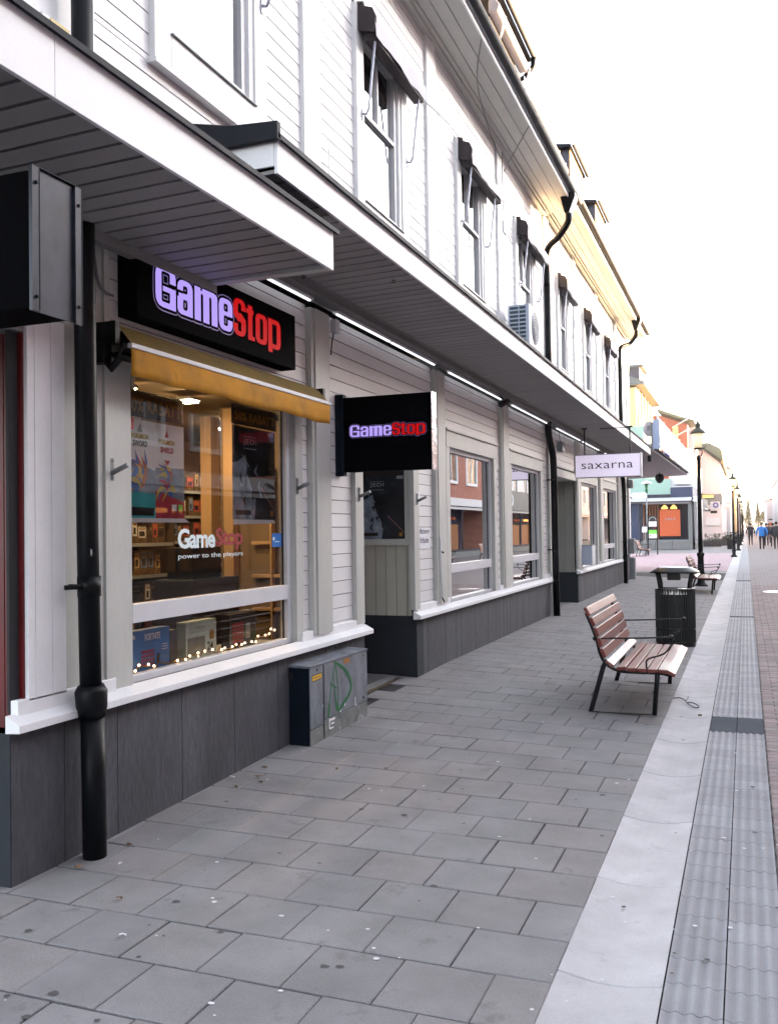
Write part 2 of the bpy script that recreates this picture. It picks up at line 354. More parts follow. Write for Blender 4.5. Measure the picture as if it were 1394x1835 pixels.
# ================================================================= GROUND
def sm(a, b_, t): t = max(0, min(1, (t-a)/(b_-a))); return t*t*(3-2*t)
def zg(x, y): return 0.125*max(0, min(1, (y-3.6)/6.0))*(1-sm(29, 36, y))*max(0, min(1.15, (-.67-x)/2.5))
b = B(); b.poly([(-400, -60, -.06), (400, -60, -.06), (400, 900, -.06), (-400, 900, -.06)]); struct(b.build('ground', 'ground_dirt'))
# paving slabs 35 cm, each slab a bevelled block
def slab(b, x0, x1, y0, y1, zf, gap=.0035, bev=.005, drop=.02, t=1.0, dz=0.0, tx=0, ty=0):
    x0 += gap; x1 -= gap; y0 += gap; y1 -= gap
    if x1-x0 < .02 or y1-y0 < .02: return
    i = len(b.v); cx, cy = (x0+x1)/2, (y0+y1)/2
    def z(x, y, d): return zf(x, y)+dz+d+(x-cx)*tx+(y-cy)*ty
    o = [(x0, y0), (x1, y0), (x1, y1), (x0, y1)]; n = [(x0+bev, y0+bev), (x1-bev, y0+bev), (x1-bev, y1-bev), (x0+bev, y1-bev)]
    b.v += [(p[0], p[1], z(*p, 0)) for p in n] + [(p[0], p[1], z(*p, -.0035)) for p in o] + [(p[0], p[1], z(*p, -drop)) for p in o]
    b.face((i, i+1, i+2, i+3), t)
    for k in range(4):
        j = (k+1) % 4; b.face((i+4+k, i+4+j, i+j, i+k), t); b.face((i+8+k, i+8+j, i+4+j, i+4+k), t)
P0, PY = .3465, 2.900
KL, KR = -.675, -.302
b = B(); b.use('paver')
for k in range(-12, 76):
    y0 = PY + k*P0; y1 = y0+P0
    first = .20 if k % 2 == 0 else .375
    xs = [KL+.004, KL-first]
    while xs[-1] > -4.9: xs.append(xs[-1]-P0)
    for a, c in zip(xs, xs[1:]):
        if c < -3.55 and not (7.4 < y1 and y0 < 8.9) and y0 > 3.3 and not (16 < y1 and y0 < 18.6): continue
        if c < -3.45 and (7.47 < (y0+y1)/2 < 8.86): continue
        g = random.choice([.94, .97, .99, 1, 1, 1.02, 1.05]); wr = random.choice([0, 0, .02, .04])
        slab(b, c+random.uniform(-.001, .003), a, y0+.003+random.uniform(-.001, .002), y1-.001, zg, gap=random.choice([.0015, .0025, .0035, .005]), t=(g*(1+wr), g, g*(1-wr*.5)), dz=random.uniform(-.0015, .0015),
             tx=random.uniform(-.006, .006), ty=random.uniform(-.006, .006))
# mortar bed under the slabs
b.use('joint'); N = 20
for k in range(-14, 34):
    for q in range(6):
        ya, yb, xa, xb = k, k+1, KL-q*.78, KL-(q+1)*.78
        b.poly([(xb, ya, zg(xb, ya)-.011), (xa, ya, zg(xa, ya)-.011), (xa, yb, zg(xa, yb)-.011), (xb, yb, zg(xb, yb)-.011)])
pav = struct(b.build('pavement', 'paver'))
b = B(); b.poly([(-40, 29.3, -.012), (KL, 29.3, -.012), (KL, 36, -.012), (-40, 36, -.012)]); struct(b.build('pavement_far', 'paver_far'))
b = B(); b.poly([(-40, 36, -.012), (KL, 36, -.012), (KL, 60, -.012), (-40, 60, -.012)]); struct(b.build('plaza', 'plaza'))
b = B(); b.poly([(-40, 60, -.012), (KL, 60, -.012), (KL, 420, -.012), (-40, 420, -.012)]); struct(b.build('side_pavement', 'paver_far'))
# dished pale drain channel
b = B(); b.use('kerb'); y = -1.62
while y < 60:
    L_ = .985+random.uniform(-.03, .05); g = random.uniform(.90, 1.07); n = 8; ny = 2
    xs = [KL+.003+(KR-KL-.006)*q/n for q in range(n+1)]
    zc = [-.028*(1-((q-n/2)/(n/2))**2)-(.004 if q in (0, n) else 0) for q in range(n+1)]
    i = len(b.v); cv = [-.0*0+(.028*(1-((q-n/2)/(n/2))**2)) for q in range(n+1)]
    for (yy, dz) in ((y+.003, -.02), (y+.003, -.004), (y+.008, 0), (y+L_-.008, 0), (y+L_-.003, -.004), (y+L_-.003, -.02)):
        b.v += [(xs[q], yy, zc[q]+dz) for q in range(n+1)]
    for r_ in range(5):
        for q in range(n): a = i+r_*(n+1)+q; b.face((a, a+1, a+n+2, a+n+1), g)
    y += L_
b.use('joint'); b.box(KL, KR, -2, 60, -.06, -.042)
struct(b.build('drain_channel', 'kerb'))
b = B(); b.poly([(KL, 60, -.010), (KR, 60, -.010), (KR, 420, -.010), (KL, 420, -.010)]); struct(b.build('drain_channel_far', 'kerb'))
# ribbed guidance strip, two blocks wide
b = B(); y = 2.99-.2025*24
def ribblock(x0, x1, y0, y1, t, cross=False):
    b.use('tactile_dark' if cross else 'tactile'); n = 24 if not cross else 1; m = 1 if not cross else 20
    i = len(b.v); gx = .0015; gy = .0022
    for r_ in range(m+1):
        for q in range(n+1):
            u, v = q/n, r_/m
            h = (.0042*math.cos(2*math.pi*u*4)) if not cross else (.004 if r_ % 2 else -.004)
            e = -.003 if (q in (0, n) or (cross and r_ in (0, m))) else 0
            b.v.append((x0+gx+(x1-x0-2*gx)*u, y0+gy+(y1-y0-2*gy)*v, h-.002+e*.3))
    for r_ in range(m):
        for q in range(n): a = i+r_*(n+1)+q; b.face((a, a+1, a+n+2, a+n+1), t*(1+(.13*math.cos(2*math.pi*(q+.5)/n*4) if not cross else 0)), not cross)
    # front lip
    j = len(b.v); top = [b.v[i+q] for q in range(n+1)]; b.v += top+[(p[0], p[1], -.03) for p in top]
    for q in range(n): b.face((j+q, j+n+1+q, j+n+2+q, j+q+1), t)
while y < 34:
    cross = (7.70 < y+.1 < 8.30) or (17.3 < y+.1 < 17.62) or (29 < y+.1 < 29.3)
    for (x0, x1) in ((KR+.002, -.1025), (-.1005, .098)):
        ribblock(x0, x1, y+random.choice([0, 0, 0, .0012]), y+.2025, random.uniform(.9, 1.08), cross)
    y += .2025
b.use('joint'); b.box(KR, .1, -3, 34, -.06, -.026)
struct(b.build('tactile_strip', 'tactile'))
b = B(); b.poly([(KR, 34, -.008), (.1, 34, -.008), (.1, 420, -.008), (KR, 420, -.008)]); struct(b.build('tactile_strip_far', 'tactile'))
# clay setts in the street
b = B(); b.use('sett'); y = 1.4; k = 0
while y < 27:
    x = .102 + (k % 2)*-.10
    while x < 1.6:
        x1 = x+.2; g = random.uniform(.82, 1.14); wr = random.uniform(-.05, .09)
        slab(b, max(.102, x), x1, y, y+.102, lambda x, y: -.004, gap=.003, bev=.006, t=(g*(1+wr), g, g), dz=random.uniform(-.002, .002), tx=random.uniform(-.012, .012), ty=random.uniform(-.02, .02))
        x = x1
    y += .102; k += 1
struct(b.build('street_setts', 'sett'))
b = B(); b.poly([(.1, -30, -.016), (9.2, -30, -.016), (9.2, 420, -.016), (.1, 420, -.016)]); struct(b.build('street', 'street_far'))
# worn chewing gum marks on the paving
b = B()
for k in range(260):
    y = 2.3+random.random()**1.6*13; x = random.uniform(-3.0, .3) if random.random() < .85 else random.uniform(-.6, .05)
    r_ = random.uniform(.004, .013); z = zg(x, y)+.003+(.004 if x > KR else 0)-(.018 if KL < x < KR else 0); b.use('gum' if random.random() < .5 else 'gum_dark')
    if b.mi == b.names.index('gum_dark') if 'gum_dark' in b.names else False: r_ *= 1.5
    i = len(b.v); n = 9; ph = random.random()*6; e = random.uniform(.6, 1)
    for q in range(n): a = 2*math.pi*q/n; rr = r_*random.uniform(.8, 1.15); b.v.append((x+rr*math.cos(a+ph), y+rr*e*math.sin(a+ph), z))
    b.face(tuple(range(i, i+n)))
o = b.build('gum_marks', 'gum'); o['kind'] = 'stuff'
tag(o, 'pale and dark chewing gum spots trodden into the paving slabs', 'gum spots')

# ================================================================= WHITE BUILDINGS
XW = -3.18
def boards(b, y0, y1, z0, z1, pitch, zref, m_='siding', xf=XW):
    b.use(m_); k = math.floor((z0-zref)/pitch)
    while zref+k*pitch < z1:
        a, c = max(z0, zref+k*pitch+.003), min(z1, zref+(k+1)*pitch-.003)
        if c-a > .01:
            t = random.uniform(.96, 1.03); 
            i = len(b.v); xa, xb = xf+random.uniform(-.001, .002), xf-.004
            b.v += [(xa, y0, a), (xa, y1, a), (xb, y1, c), (xb, y0, c), (xf-.03, y0, a), (xf-.03, y1, a), (xf-.03, y1, c), (xf-.03, y0, c)]
            for q in ((0, 1, 2, 3), (4, 5, 1, 0), (3, 2, 6, 7), (0, 3, 7, 4), (1, 5, 6, 2)): b.face(tuple(i+j for j in q), t)
        k += 1
def vboards(b, axis, a0, a1, fixed, z0, z1, pitch, m_, flip=1):
    b.use(m_); a = a0
    while a < a1-.001:
        c = min(a+pitch, a1); t = random.uniform(.93, 1.04)
        if axis == 'x': b.box(a+.003, c-.003, fixed, fixed+.02, z0, z1, t)
        else: b.box(fixed-.02, fixed, a+.003, c-.003, z0, z1, t)
        a = c
ZP, ZT = .70, 3.39
def plinth(p, y0, y1, pits=True):
    b = B().use('plinth'); b.box(-3.55, -3.15, y0, y1, -.06, ZP)
    y = y0+.35
    b.use('groove')
    while y < y1-.1 and pits: b.box(-3.151, -3.1485, y, y+.004, -.05, ZP); y += random.choice([.19, .2, .41, .6])
    return b.build('plinth', 'plinth', p)
def sill(p, y0, y1, lip=0):
    b = B().use('white_paint')
    b.prism([(-3.17, .70), (-3.085, .705), (-3.085, .742), (-3.165, .782), (-3.17, .782)], 'y', y0, y1); 
    return b.build('sill', 'white_paint', p, bevel=.003)
def gfwin(p, y0, y1, ztop, zlow=.815, left=.14, right=.16, header=True, gl='glass_gf', mull=(1.108, 1.213)):
    """shop window: frame, lower rail, panes and flat casing"""
    f = B().use('alu'); fx0, fx1 = -3.27, -3.205
    f.box(fx0, fx1, y0-.055, y0, zlow-.04, ztop+.045); f.box(fx0, fx1, y1, y1+.055, zlow-.04, ztop+.045)
    f.box(fx0, fx1, y0, y1, ztop, ztop+.045); f.box(fx0, fx1, y0, y1, zlow-.04, zlow); f.box(fx0, fx1+.006, y0, y1, mull[0], mull[1])
    fr = f.build('window_frame', 'alu', p, bevel=.003)
    for (a, c) in ((zlow, mull[0]), (mull[1], ztop)):
        g = B().use(gl); g.poly([(-3.245, y0, a), (-3.245, y1, a), (-3.245, y1, c), (-3.245, y0, c)]); g.build('pane', gl, fr)
    for ya in (y0, y1-.006): r_ = B().use('ink'); r_.box(-3.25, -3.238, ya, ya+.006, zlow, ztop); r_.build('gasket', 'ink', fr)
    c_ = B().use('trim'); cx0, cx1 = -3.22, -3.158
    c_.box(cx0, cx1, y0-.055-left, y0-.055, .775, ztop+.045); c_.box(cx0, cx1, y1+.055, y1+.055+right, .775, ztop+.045)
    if not header: c_.box(cx0, cx1-.002, y0-.055-left, y1+.055+right, ztop+.04, ztop+.06)
    if header: c_.box(cx0, cx1+.006, y0-.055-left, y1+.055+right, ztop+.045, ztop+.23); c_.box(cx0, cx1+.03, y0-.09-left, y1+.09+right, ztop+.23, ztop+.255)
    c_.build('casing', 'trim', p, bevel=.003)
    return fr
def room(p, y0, y1, z0, z1, depth, m_, name='interior'):
    b = B().use(m_); x0, x1 = -3.30-depth, -3.30
    b.poly([(x0, y0, z0), (x0, y1, z0), (x0, y1, z1), (x0, y0, z1)]); b.poly([(x0, y0, z0), (x1, y0, z0), (x1, y0, z1), (x0, y0, z1)])
    b.poly([(x0, y1, z0), (x1, y1, z0), (x1, y1, z1), (x0, y1, z1)]); b.poly([(x0, y0, z1), (x1, y0, z1), (x1, y1, z1), (x0, y1, z1)])
    b.poly([(x0, y0, z0), (x1, y0, z0), (x1, y1, z0), (x0, y1, z0)]); return b.build(name, m_, p)
def pilaster(p, y0, y1, z0=.80, z1=ZT-.02, m_='trim', x=-3.135, groove=True):
    b = B().use(m_); b.box(-3.2, x, y0, y1, z0, z1)
    if groove: b.box(x, x+.012, y0+.05, y1-.05, z0, z1)
    return b.build('pilaster', m_, p, bevel=.004)

WA = root('wooden_building', (-3.18, 3.3, 0), 'long white wooden building with clapboard upper floor, from the near drainpipe to the second', 'building', 'white wooden buildings under one long canopy')
WB_ = root('wooden_building', (-3.18, 16.1, 0), 'farther white wooden building with a sunlit golden cornice, past the drainpipe with the swan neck', 'building', 'white wooden buildings under one long canopy')
# ground floor wall boards
PL, ZR = .1125, .857
gf = B().use('groove'); gf.box(-3.21, -3.195, 3.34, 4.2, .78, ZT); gf.box(-3.21, -3.195, 6.2, 7.47, .78, ZT); gf.box(-3.21, -3.195, 8.85, 10.05, .78, ZT)
gf.box(-3.21, -3.195, 12.1, 13.05, .78, ZT); gf.box(-3.21, -3.195, 15.12, 16.1, .78, ZT); gf.box(-3.21, -3.195, 4.2, 6.2, 2.6, ZT); gf.box(-3.21, -3.195, 7.47, 8.85, 2.62, ZT)
gf.box(-3.21, -3.195, 10.05, 12.1, 2.6, ZT); gf.box(-3.21, -3.195, 13.05, 15.12, 2.6, ZT)
for (y0, y1, z0, z1) in ((3.98, 6.44, 2.62, ZT), (6.31, 6.44, .83, 2.7), (6.80, 7.29, .83, ZT), (7.29, 8.95, 2.62, ZT), (8.95, 9.5, .83, ZT), (9.87, 9.95, .83, 2.8),
                         (9.87, 12.43, 2.75, ZT), (12.30, 12.43, .83, 2.8), (12.87, 12.97, .83, 2.8), (12.87, 15.72, 2.75, ZT), (15.3, 15.72, .83, 2.8)):
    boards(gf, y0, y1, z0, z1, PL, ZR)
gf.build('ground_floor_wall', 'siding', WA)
b = B().use('white_paint')
for (y0, y1) in ((3.34, 4.05), (6.26, 7.46), (8.86, 9.99), (12.26, 12.95), (15.27, 15.95)):
    b = B().use('white_paint'); b.box(-3.19, -3.145, y0, y1, .76, .842); b.build('skirting_board', 'white_paint', WA, bevel=.003)
for (y0, y1) in ((3.30, 7.47), (8.85, 16.1)): plinth(WA, y0, y1)
sill(WA, 3.285, 4.12); sill(WA, 4.12, 6.26); sill(WA, 6.26, 7.53); sill(WA, 8.80, 9.96); sill(WA, 9.96, 12.3); sill(WA, 12.3, 15.95)
# corner boards by the first drainpipe
b = B().use('white_paint')
for (a, c) in ((3.41, 3.455), (3.458, 3.568), (3.571, 3.665)): b.box(-3.2, -3.145, a, c, .83, 2.66)
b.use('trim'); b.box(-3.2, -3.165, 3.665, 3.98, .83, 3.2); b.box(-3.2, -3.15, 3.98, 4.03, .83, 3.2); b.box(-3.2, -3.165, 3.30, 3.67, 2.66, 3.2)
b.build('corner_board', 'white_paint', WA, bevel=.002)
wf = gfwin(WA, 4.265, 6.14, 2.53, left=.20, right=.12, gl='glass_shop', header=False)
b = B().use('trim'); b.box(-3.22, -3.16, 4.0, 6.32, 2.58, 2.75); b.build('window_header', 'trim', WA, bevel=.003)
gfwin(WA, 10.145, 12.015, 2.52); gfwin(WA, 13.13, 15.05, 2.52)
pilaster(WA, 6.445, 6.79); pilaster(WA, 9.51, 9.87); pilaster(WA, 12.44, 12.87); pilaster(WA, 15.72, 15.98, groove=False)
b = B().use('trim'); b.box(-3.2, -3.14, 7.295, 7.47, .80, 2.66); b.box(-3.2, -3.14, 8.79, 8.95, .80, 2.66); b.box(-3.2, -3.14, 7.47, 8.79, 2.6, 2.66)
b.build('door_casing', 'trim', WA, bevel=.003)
# little fixture plates on the boards edges are nails: tiny dark heads along the casings
b = B().use('ink')
for yy in (3.99, 9.90, 12.335, 12.92, 15.26):
    z = .95; b = B().use('ink')
    while z < 2.5: b.box(XW-.003, XW+.004, yy-.006, yy+.012, z-.004, z+.004); z += PL
    nh = b.build('nail_heads', 'ink', WA); nh['kind'] = 'stuff'
# entrance recess of the game shop
b = B(); b.use('plinth_dark'); b.box(-4.4, -3.149, 8.845, 9.05, -.02, .70); b.box(-4.4, -3.2, 8.845, 9.05, .70, .735)
vboards(b, 'x', -4.4, -3.2, 8.85, .735, 1.47, .115, 'green_boards'); b.use('green_boards'); b.box(-4.4, -3.2, 8.86, 8.9, 1.47, 3.0)
b.use('groove'); b.box(-4.4, -3.2, 8.88, 8.9, .735, 1.5); b.use('trim'); b.box(-4.4, -3.2, 7.40, 8.86, 2.62, 2.68)
b.use('siding'); b.box(-4.4, -3.2, 7.42, 7.46, .0, 2.62)
b.build('entrance_recess', 'green_boards', WA)
b = B().use('alu_dark'); b.box(-4.5, -4.4, 7.46, 8.86, 0, .2); b.box(-4.5, -4.4, 7.46, 7.56, .2, 2.6); b.box(-4.5, -4.4, 8.76, 8.86, .2, 2.6); b.box(-4.5, -4.4, 7.56, 8.76, 2.5, 2.6)
b.use('win_dark'); b.box(-4.47, -4.45, 7.56, 8.76, .2, 2.5); b.build('shop_door', 'alu_dark', WA)
b = B().use('stone'); b.box(-3.44, -3.36, 7.5, 8.86, .02, .122); b.use('joint'); b.box(-4.4, -3.44, 7.47, 8.86, .0, .100); b.use('stone')
y = 7.49
while y < 8.84: b.box(-4.4, -3.45, y, y+.016, .100, .116); y += .034
b.build('doormat_grate', 'stone', WA)
# frame of the poster case inside the entrance
b = B().use('trim'); b.box(-3.83, -3.765, 8.81, 8.85, 1.46, 2.62); b.box(-3.252, -3.205, 8.81, 8.85, 1.46, 2.62); b.box(-3.765, -3.252, 8.81, 8.85, 1.46, 1.525); b.box(-3.765, -3.252, 8.81, 8.85, 2.55, 2.62)
b.build('poster_case', 'trim', WA, bevel=.003)
# corner recess by the camera: red boards over dark plinth
b = B(); b.use('plinth_dark'); b.box(-5.2, -3.152, 3.295, 3.42, -.06, .70); vboards(b, 'x', -5.2, -3.165, 3.40, .70, 2.57, .12, 'red_paint')
b.use('groove'); b.box(-5.2, -3.2, 3.425, 3.44, .7, 2.6); b.use('alu_dark'); b.box(-5.2, -3.16, 1.9, 3.40, 2.57, 2.68)
b.build('side_wall', 'red_paint', WA)
# ---- rooms behind the panes
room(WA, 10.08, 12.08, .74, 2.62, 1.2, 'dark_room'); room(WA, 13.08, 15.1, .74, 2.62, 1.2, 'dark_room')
# ---- upper floor
PU, ZU = .123, 3.66
def upwall(p, segs, y0, y1, zt=7.09):
    b = B()
    for (a, c, za, zb) in segs: b.use('groove'); b.box(-3.21, -3.195, a-.02, c+.02, za, zb)
    for (a, c, za, zb) in segs: boards(b, a, c, za, zb, PU, ZU, 'siding_up')
    return b.build('upper_wall', 'siding_up', p)
UPW = [(4.64, 5.50), (7.65, 8.48), (10.72, 11.58), (13.72, 14.66)]
segs = [(3.93, 16.1, 6.36, 7.09), (3.93, 16.1, 3.45, 4.36)]; edges = [3.93]
for (a, c) in UPW: edges += [a-.20, c+.29]
edges.append(16.1)
for a, c in zip(edges[0::2], edges[1::2]): segs.append((a, c, 4.36, 6.36))
upwall(WA, segs, 3.34, 16.1)
b = B().use('trim_up')
for (a, c) in ((6.40, 6.70), (9.43, 9.74), (12.50, 12.82), (15.70, 16.08)): b = B().use('trim_up'); b.box(-3.2, -3.145, a, c, 3.5, 7.08); b.build('upper_batten', 'trim_up', WA, bevel=.003)
b = B().use('white_paint'); b.box(-3.2, -3.14, 3.35, 3.63, 3.5, 7.08); b.use('trim_up'); b.box(-3.2, -3.16, 3.63, 3.93, 3.5, 7.08)
b.build('upper_corner_board', 'white_paint', WA, bevel=.003)
def upwin(p, y0, y1, zb=4.65, zt=6.12):
    c_ = B().use('trim_up'); c_.box(-3.2, -3.14, y0-.20, y0-.035, 4.36, zt+.22); c_.box(-3.2, -3.14, y1+.12, y1+.29, 4.36, zt+.22)
    c_.box(-3.2, -3.138, y0-.035, y1+.12, 4.36, zb-.06); c_.box(-3.2, -3.138, y0-.035, y1+.12, zt+.04, zt+.22)
    c_.box(-3.2, -3.118, y0-.22, y1+.31, 4.345, 4.375); c_.build('casing', 'trim_up', p, bevel=.003)
    f = B().use('trim_up'); f.box(-3.25, -3.175, y0-.035, y0, zb-.04, zt+.04); f.box(-3.25, -3.155, y1+.06, y1+.12, zb-.04, zt+.04); f.use('alu'); f.box(-3.25, -3.18, y1, y1+.06, zb-.04, zt+.04)
    f.use('trim_up'); f.box(-3.25, -3.175, y0, y1, zt, zt+.04); f.box(-3.25, -3.165, y0, y1, zb-.04, zb)
    f.use('alu'); f.box(-3.235, -3.18, y0, y1, 5.43, 5.465); ym = y0+(y1-y0)*.5; f.box(-3.235, -3.185, ym-.012, ym+.012, 5.465, zt)
    f.use('alu_dark'); f.prism([(-3.2, zb-.035), (-3.12, zb-.052), (-3.12, zb-.06), (-3.2, zb-.06)], 'y', y0-.04, y1+.12); f.box(-3.18, -3.17, y0, y1, zb-.004, zb+.008)
    fr = f.build('window', 'trim_up', p, bevel=.002)
    g = B().use('glass_up'); g.poly([(-3.215, y0, zb), (-3.215, y1, zb), (-3.215, y1, zt), (-3.215, y0, zt)]); g.build('pane', 'glass_up', fr)
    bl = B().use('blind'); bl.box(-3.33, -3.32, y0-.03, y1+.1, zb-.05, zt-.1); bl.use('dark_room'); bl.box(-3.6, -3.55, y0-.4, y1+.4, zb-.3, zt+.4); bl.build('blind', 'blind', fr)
for (a, c) in UPW: upwin(WA, a, c)
# ---- second building
gf = B().use('groove'); gf.box(-3.21, -3.195, 16.1, 16.5, .78, ZT); gf.box(-3.21, -3.195, 16.5, 27.3, 2.66, ZT); gf.box(-3.21, -3.195, 24.6, 27.3, .78, ZT); gf.box(-3.21, -3.195, 18.5, 19.1, .78, 2.7); gf.box(-3.21, -3.195, 21.3, 22.3, .78, 2.7)
for (y0, y1, z0, z1) in ((16.1, 24.9, 2.75, ZT), (16.1, 16.5, .83, 2.75), (18.5, 19.05, .83, 2.75), (21.4, 21.62, .83, 2.75), (22.15, 22.25, .83, 2.75), (24.75, 27.1, .83, ZT)): boards(gf, y0, y1, z0, z1, PL, ZR)
gf.build('ground_floor_wall', 'siding', WB_)
plinth(WB_, 18.5, 27.3); plinth(WB_, 16.1, 16.5, False); sill(WB_, 18.45, 25.6)
b = B().use('white_paint'); b.box(-3.19, -3.145, 18.5, 19.02, .76, .842); b.build('skirting_board', 'white_paint', WB_, bevel=.003); b = B().use('white_paint'); b.box(-3.19, -3.145, 21.46, 22.1, .76, .842); b.build('skirting_board', 'white_paint', WB_, bevel=.003)
gfwin(WB_, 19.22, 21.20, 2.53, left=.12, right=.12); gfwin(WB_, 22.36, 24.5, 2.53, left=.12, right=.14)
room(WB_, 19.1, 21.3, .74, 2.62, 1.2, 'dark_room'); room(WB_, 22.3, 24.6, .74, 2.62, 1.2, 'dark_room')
pilaster(WB_, 18.5, 18.9); pilaster(WB_, 21.6, 22.12); pilaster(WB_, 24.9, 25.5)
b = B(); b.use('plinth_dark'); b.box(-4.8, -3.149, 18.495, 18.7, -.02, .70); b.box(-4.8, -3.2, 18.495, 18.7, .70, .735); vboards(b, 'x', -4.8, -3.19, 18.5, .735, 2.6, .14, 'beige_boards'); b.use('groove'); b.box(-4.8, -3.2, 18.54, 18.56, .7, 2.6)
b.use('trim'); b.box(-4.8, -3.15, 16.45, 18.5, 2.56, 2.7); b.use('dark_room'); b.box(-4.85, -4.8, 16.4, 18.6, 0, 2.6); b.use('stone'); b.box(-4.8, -3.3, 16.5, 18.5, .0, .138); b.build('entrance_recess', 'beige_boards', WB_)
UPB = [(17.05, 17.75), (19.95, 20.75), (22.9, 23.8)]
segs = [(16.1, 27.9, 6.36, 7.15), (16.1, 27.9, 3.45, 4.36)]; edges = [16.1]
for (a, c) in UPB: edges += [a-.20, c+.29]
edges.append(27.9)
for a, c in zip(edges[0::2], edges[1::2]): segs.append((a, c, 4.36, 6.36))
upwall(WB_, segs, 16.1, 27.95, 7.15)
for (a, c) in UPB: upwin(WB_, a, c)
b = B().use('trim_up')
for (a, c) in ((18.6, 18.85), (21.6, 21.85), (24.9, 25.2), (27.3, 27.95)): b = B().use('trim_up'); b.box(-3.2, -3.145, a, c, 3.5, 7.14); b.build('upper_batten', 'trim_up', WB_, bevel=.003)
b = B().use('siding_up'); b.box(-12, -3.2, 27.85, 27.95, 0, 7.15); b.box(-12, -11.9, 3.4, 27.9, 0, 7.1); b.box(-12, -3.2, 27.8, 27.9, 0, 3); b.build('end_wall', 'siding_up', WB_)
# ---- eaves
def eaves(p, y0, y1, z, col='eave_paint'):
    b = B().use(col)
    x = -3.18
    for wdt in (.10, .15, .15, .16): b.box(x-wdt*0, x+wdt-.008, y0, y1, z, z+.02, random.uniform(.95, 1.03)); x += wdt
    b.box(-3.18, -3.10, y0, y1, z-.05, z); b.box(-3.10, -3.055, y0, y1, z-.02, z); b.use('groove'); b.box(-3.2, -2.62, y0, y1, z+.03, z+.04)
    b.use('white_paint'); b.box(-2.625, -2.605, y0, y1, z-.02, z+.12)
    b.build('eaves', col, p)
    g = B().use('roof_metal'); pts = [(-2.60+.055*(1-math.cos(a))+.0, z+.10-.06*math.sin(a)) for a in [math.pi*k/8 for k in range(9)]]
    pts += [(x-.004*(1 if x > -2.545 else -1), q+.006) for x, q in pts[::-1]]
    g.prism(pts, 'y', y0, y1); g.build('gutter', 'roof_metal', p)
eaves(WA, -2, 15.75, 7.09); eaves(WB_, 15.78, 27.6, 7.17)
for (p, y0, y1, z) in ((WA, -2, 15.78, 7.19), (WB_, 15.78, 27.95, 7.27)):
    b = B().use('roof_metal'); b.prism([(-2.61, z), (-3.6, z+1.0), (-7, z+1.6), (-12, z+.4), (-12, z-.1), (-3.3, z-.1)], 'y', y0, y1); b.build('roof', 'roof_metal', p)
# dormers
def dormer(p, y0, y1, z0, z1, xf=-3.25, side='dark_slate', front='white_wall', over=-2.98, nw=1):
    b = B().use(side); b.box(-5.2, xf, y0, y1, z0, z1)
    d = b.build('dormer', side, p)
    f = B().use(front); f.box(xf, xf+.02, y0+.02, y1-.02, z0, z1-.02); f.build('dormer_front', front, d)
    r_ = B().use('dormer_brown'); r_.prism([(-5.4, z1+.35), (over, z1), (over, z1-.05), (-5.4, z1-.02)], 'y', y0-.14, y1+.14)
    pts = [(over+.10*k/8, z1+.02-.06*math.sin(math.pi*k/8)) for k in range(9)]; pts += [(x, q+.008) for x, q in pts[::-1]]; r_.prism(pts, 'y', y0-.16, y1+.16)
    r_.build('dormer_roof', 'roof_metal', d)
    wn = (y1-y0)/max(nw, 1)
    for k in range(nw):
        if y1-y0 < 1.5: continue
        w_ = B().use('win_dark'); w_.box(xf+.02, xf+.03, y0+wn*k+.25, y0+wn*(k+1)-.25, z0+.3, z1-.2); w_.use('trim_up')
        for q in (y0+wn*k+.2, y0+wn*(k+1)-.25, y0+wn*k+wn/2-.025): w_.box(xf+.02, xf+.045, q, q+.05, z0+.25, z1-.15)
        w_.build('dormer_window', 'trim_up', d)
    return d
dormer(WA, 6.0, 14.3, 7.9, 9.16, nw=4, over=-3.05, xf=-3.45); dormer(WB_, 18.35, 19.9, 8.0, 9.27, over=-3.09, xf=-3.15, front='yellow_wall'); dormer(WB_, 21.7, 23.1, 8.0, 9.27, over=-3.09, xf=-3.15, front='yellow_wall'); dormer(WB_, 25.2, 26.9, 7.9, 8.8, nw=0, over=-3.26, xf=-3.30, front='yellow_wall')
b = B().use('pipe_black'); b.tube([(-3.0, 14.38, 9.14), (-3.01, 14.38, 9.0), (-3.15, 14.38, 8.85), (-3.4, 14.38, 8.75), (-3.4, 14.38, 8.1)], .04, 10); b.build('dormer_downpipe', 'pipe_black', WA)
# roof terrace rail between the dormers
b = B().use('terrace_rail'); b.box(-3.22, -3.16, 14.8, 20.3, 8.72, 8.79); b.box(-3.21, -3.18, 14.8, 20.3, 8.28, 8.34); b.box(-3.2, -3.19, 14.8, 20.3, 8.42, 8.66)
for k in range(9): b.box(-3.21, -3.17, 14.8+k*.66, 14.86+k*.66, 8.0, 8.86)
b.build('terrace_railing', 'terrace_rail', WB_)

# ================================================================= CANOPIES
def soffit(b, x0, x1, y0, y1, z0, z1, pitch=.139, gap=.021):
    y = y0
    while y < y1-.01:
        c = min(y+pitch-gap, y1); t = random.uniform(.92, 1.06); i = len(b.v); b.use('soffit')
        b.v += [(x0, y, z0), (x1, y, z1), (x1, c, z1), (x0, c, z0), (x0, y, z0+.02), (x1, y, z1+.02), (x1, c, z1+.02), (x0, c, z0+.02)]
        for q in ((0, 3, 2, 1), (4, 5, 6, 7), (0, 1, 5, 4), (1, 2, 6, 5), (2, 3, 7, 6), (3, 0, 4, 7)): b.face(tuple(i+k for k in q), t)
        y += pitch
    b.use('groove'); b.poly([(x0, y0, z0+.022), (x0, y1, z0+.022), (x1, y1, z1+.022), (x1, y0, z1+.022)])
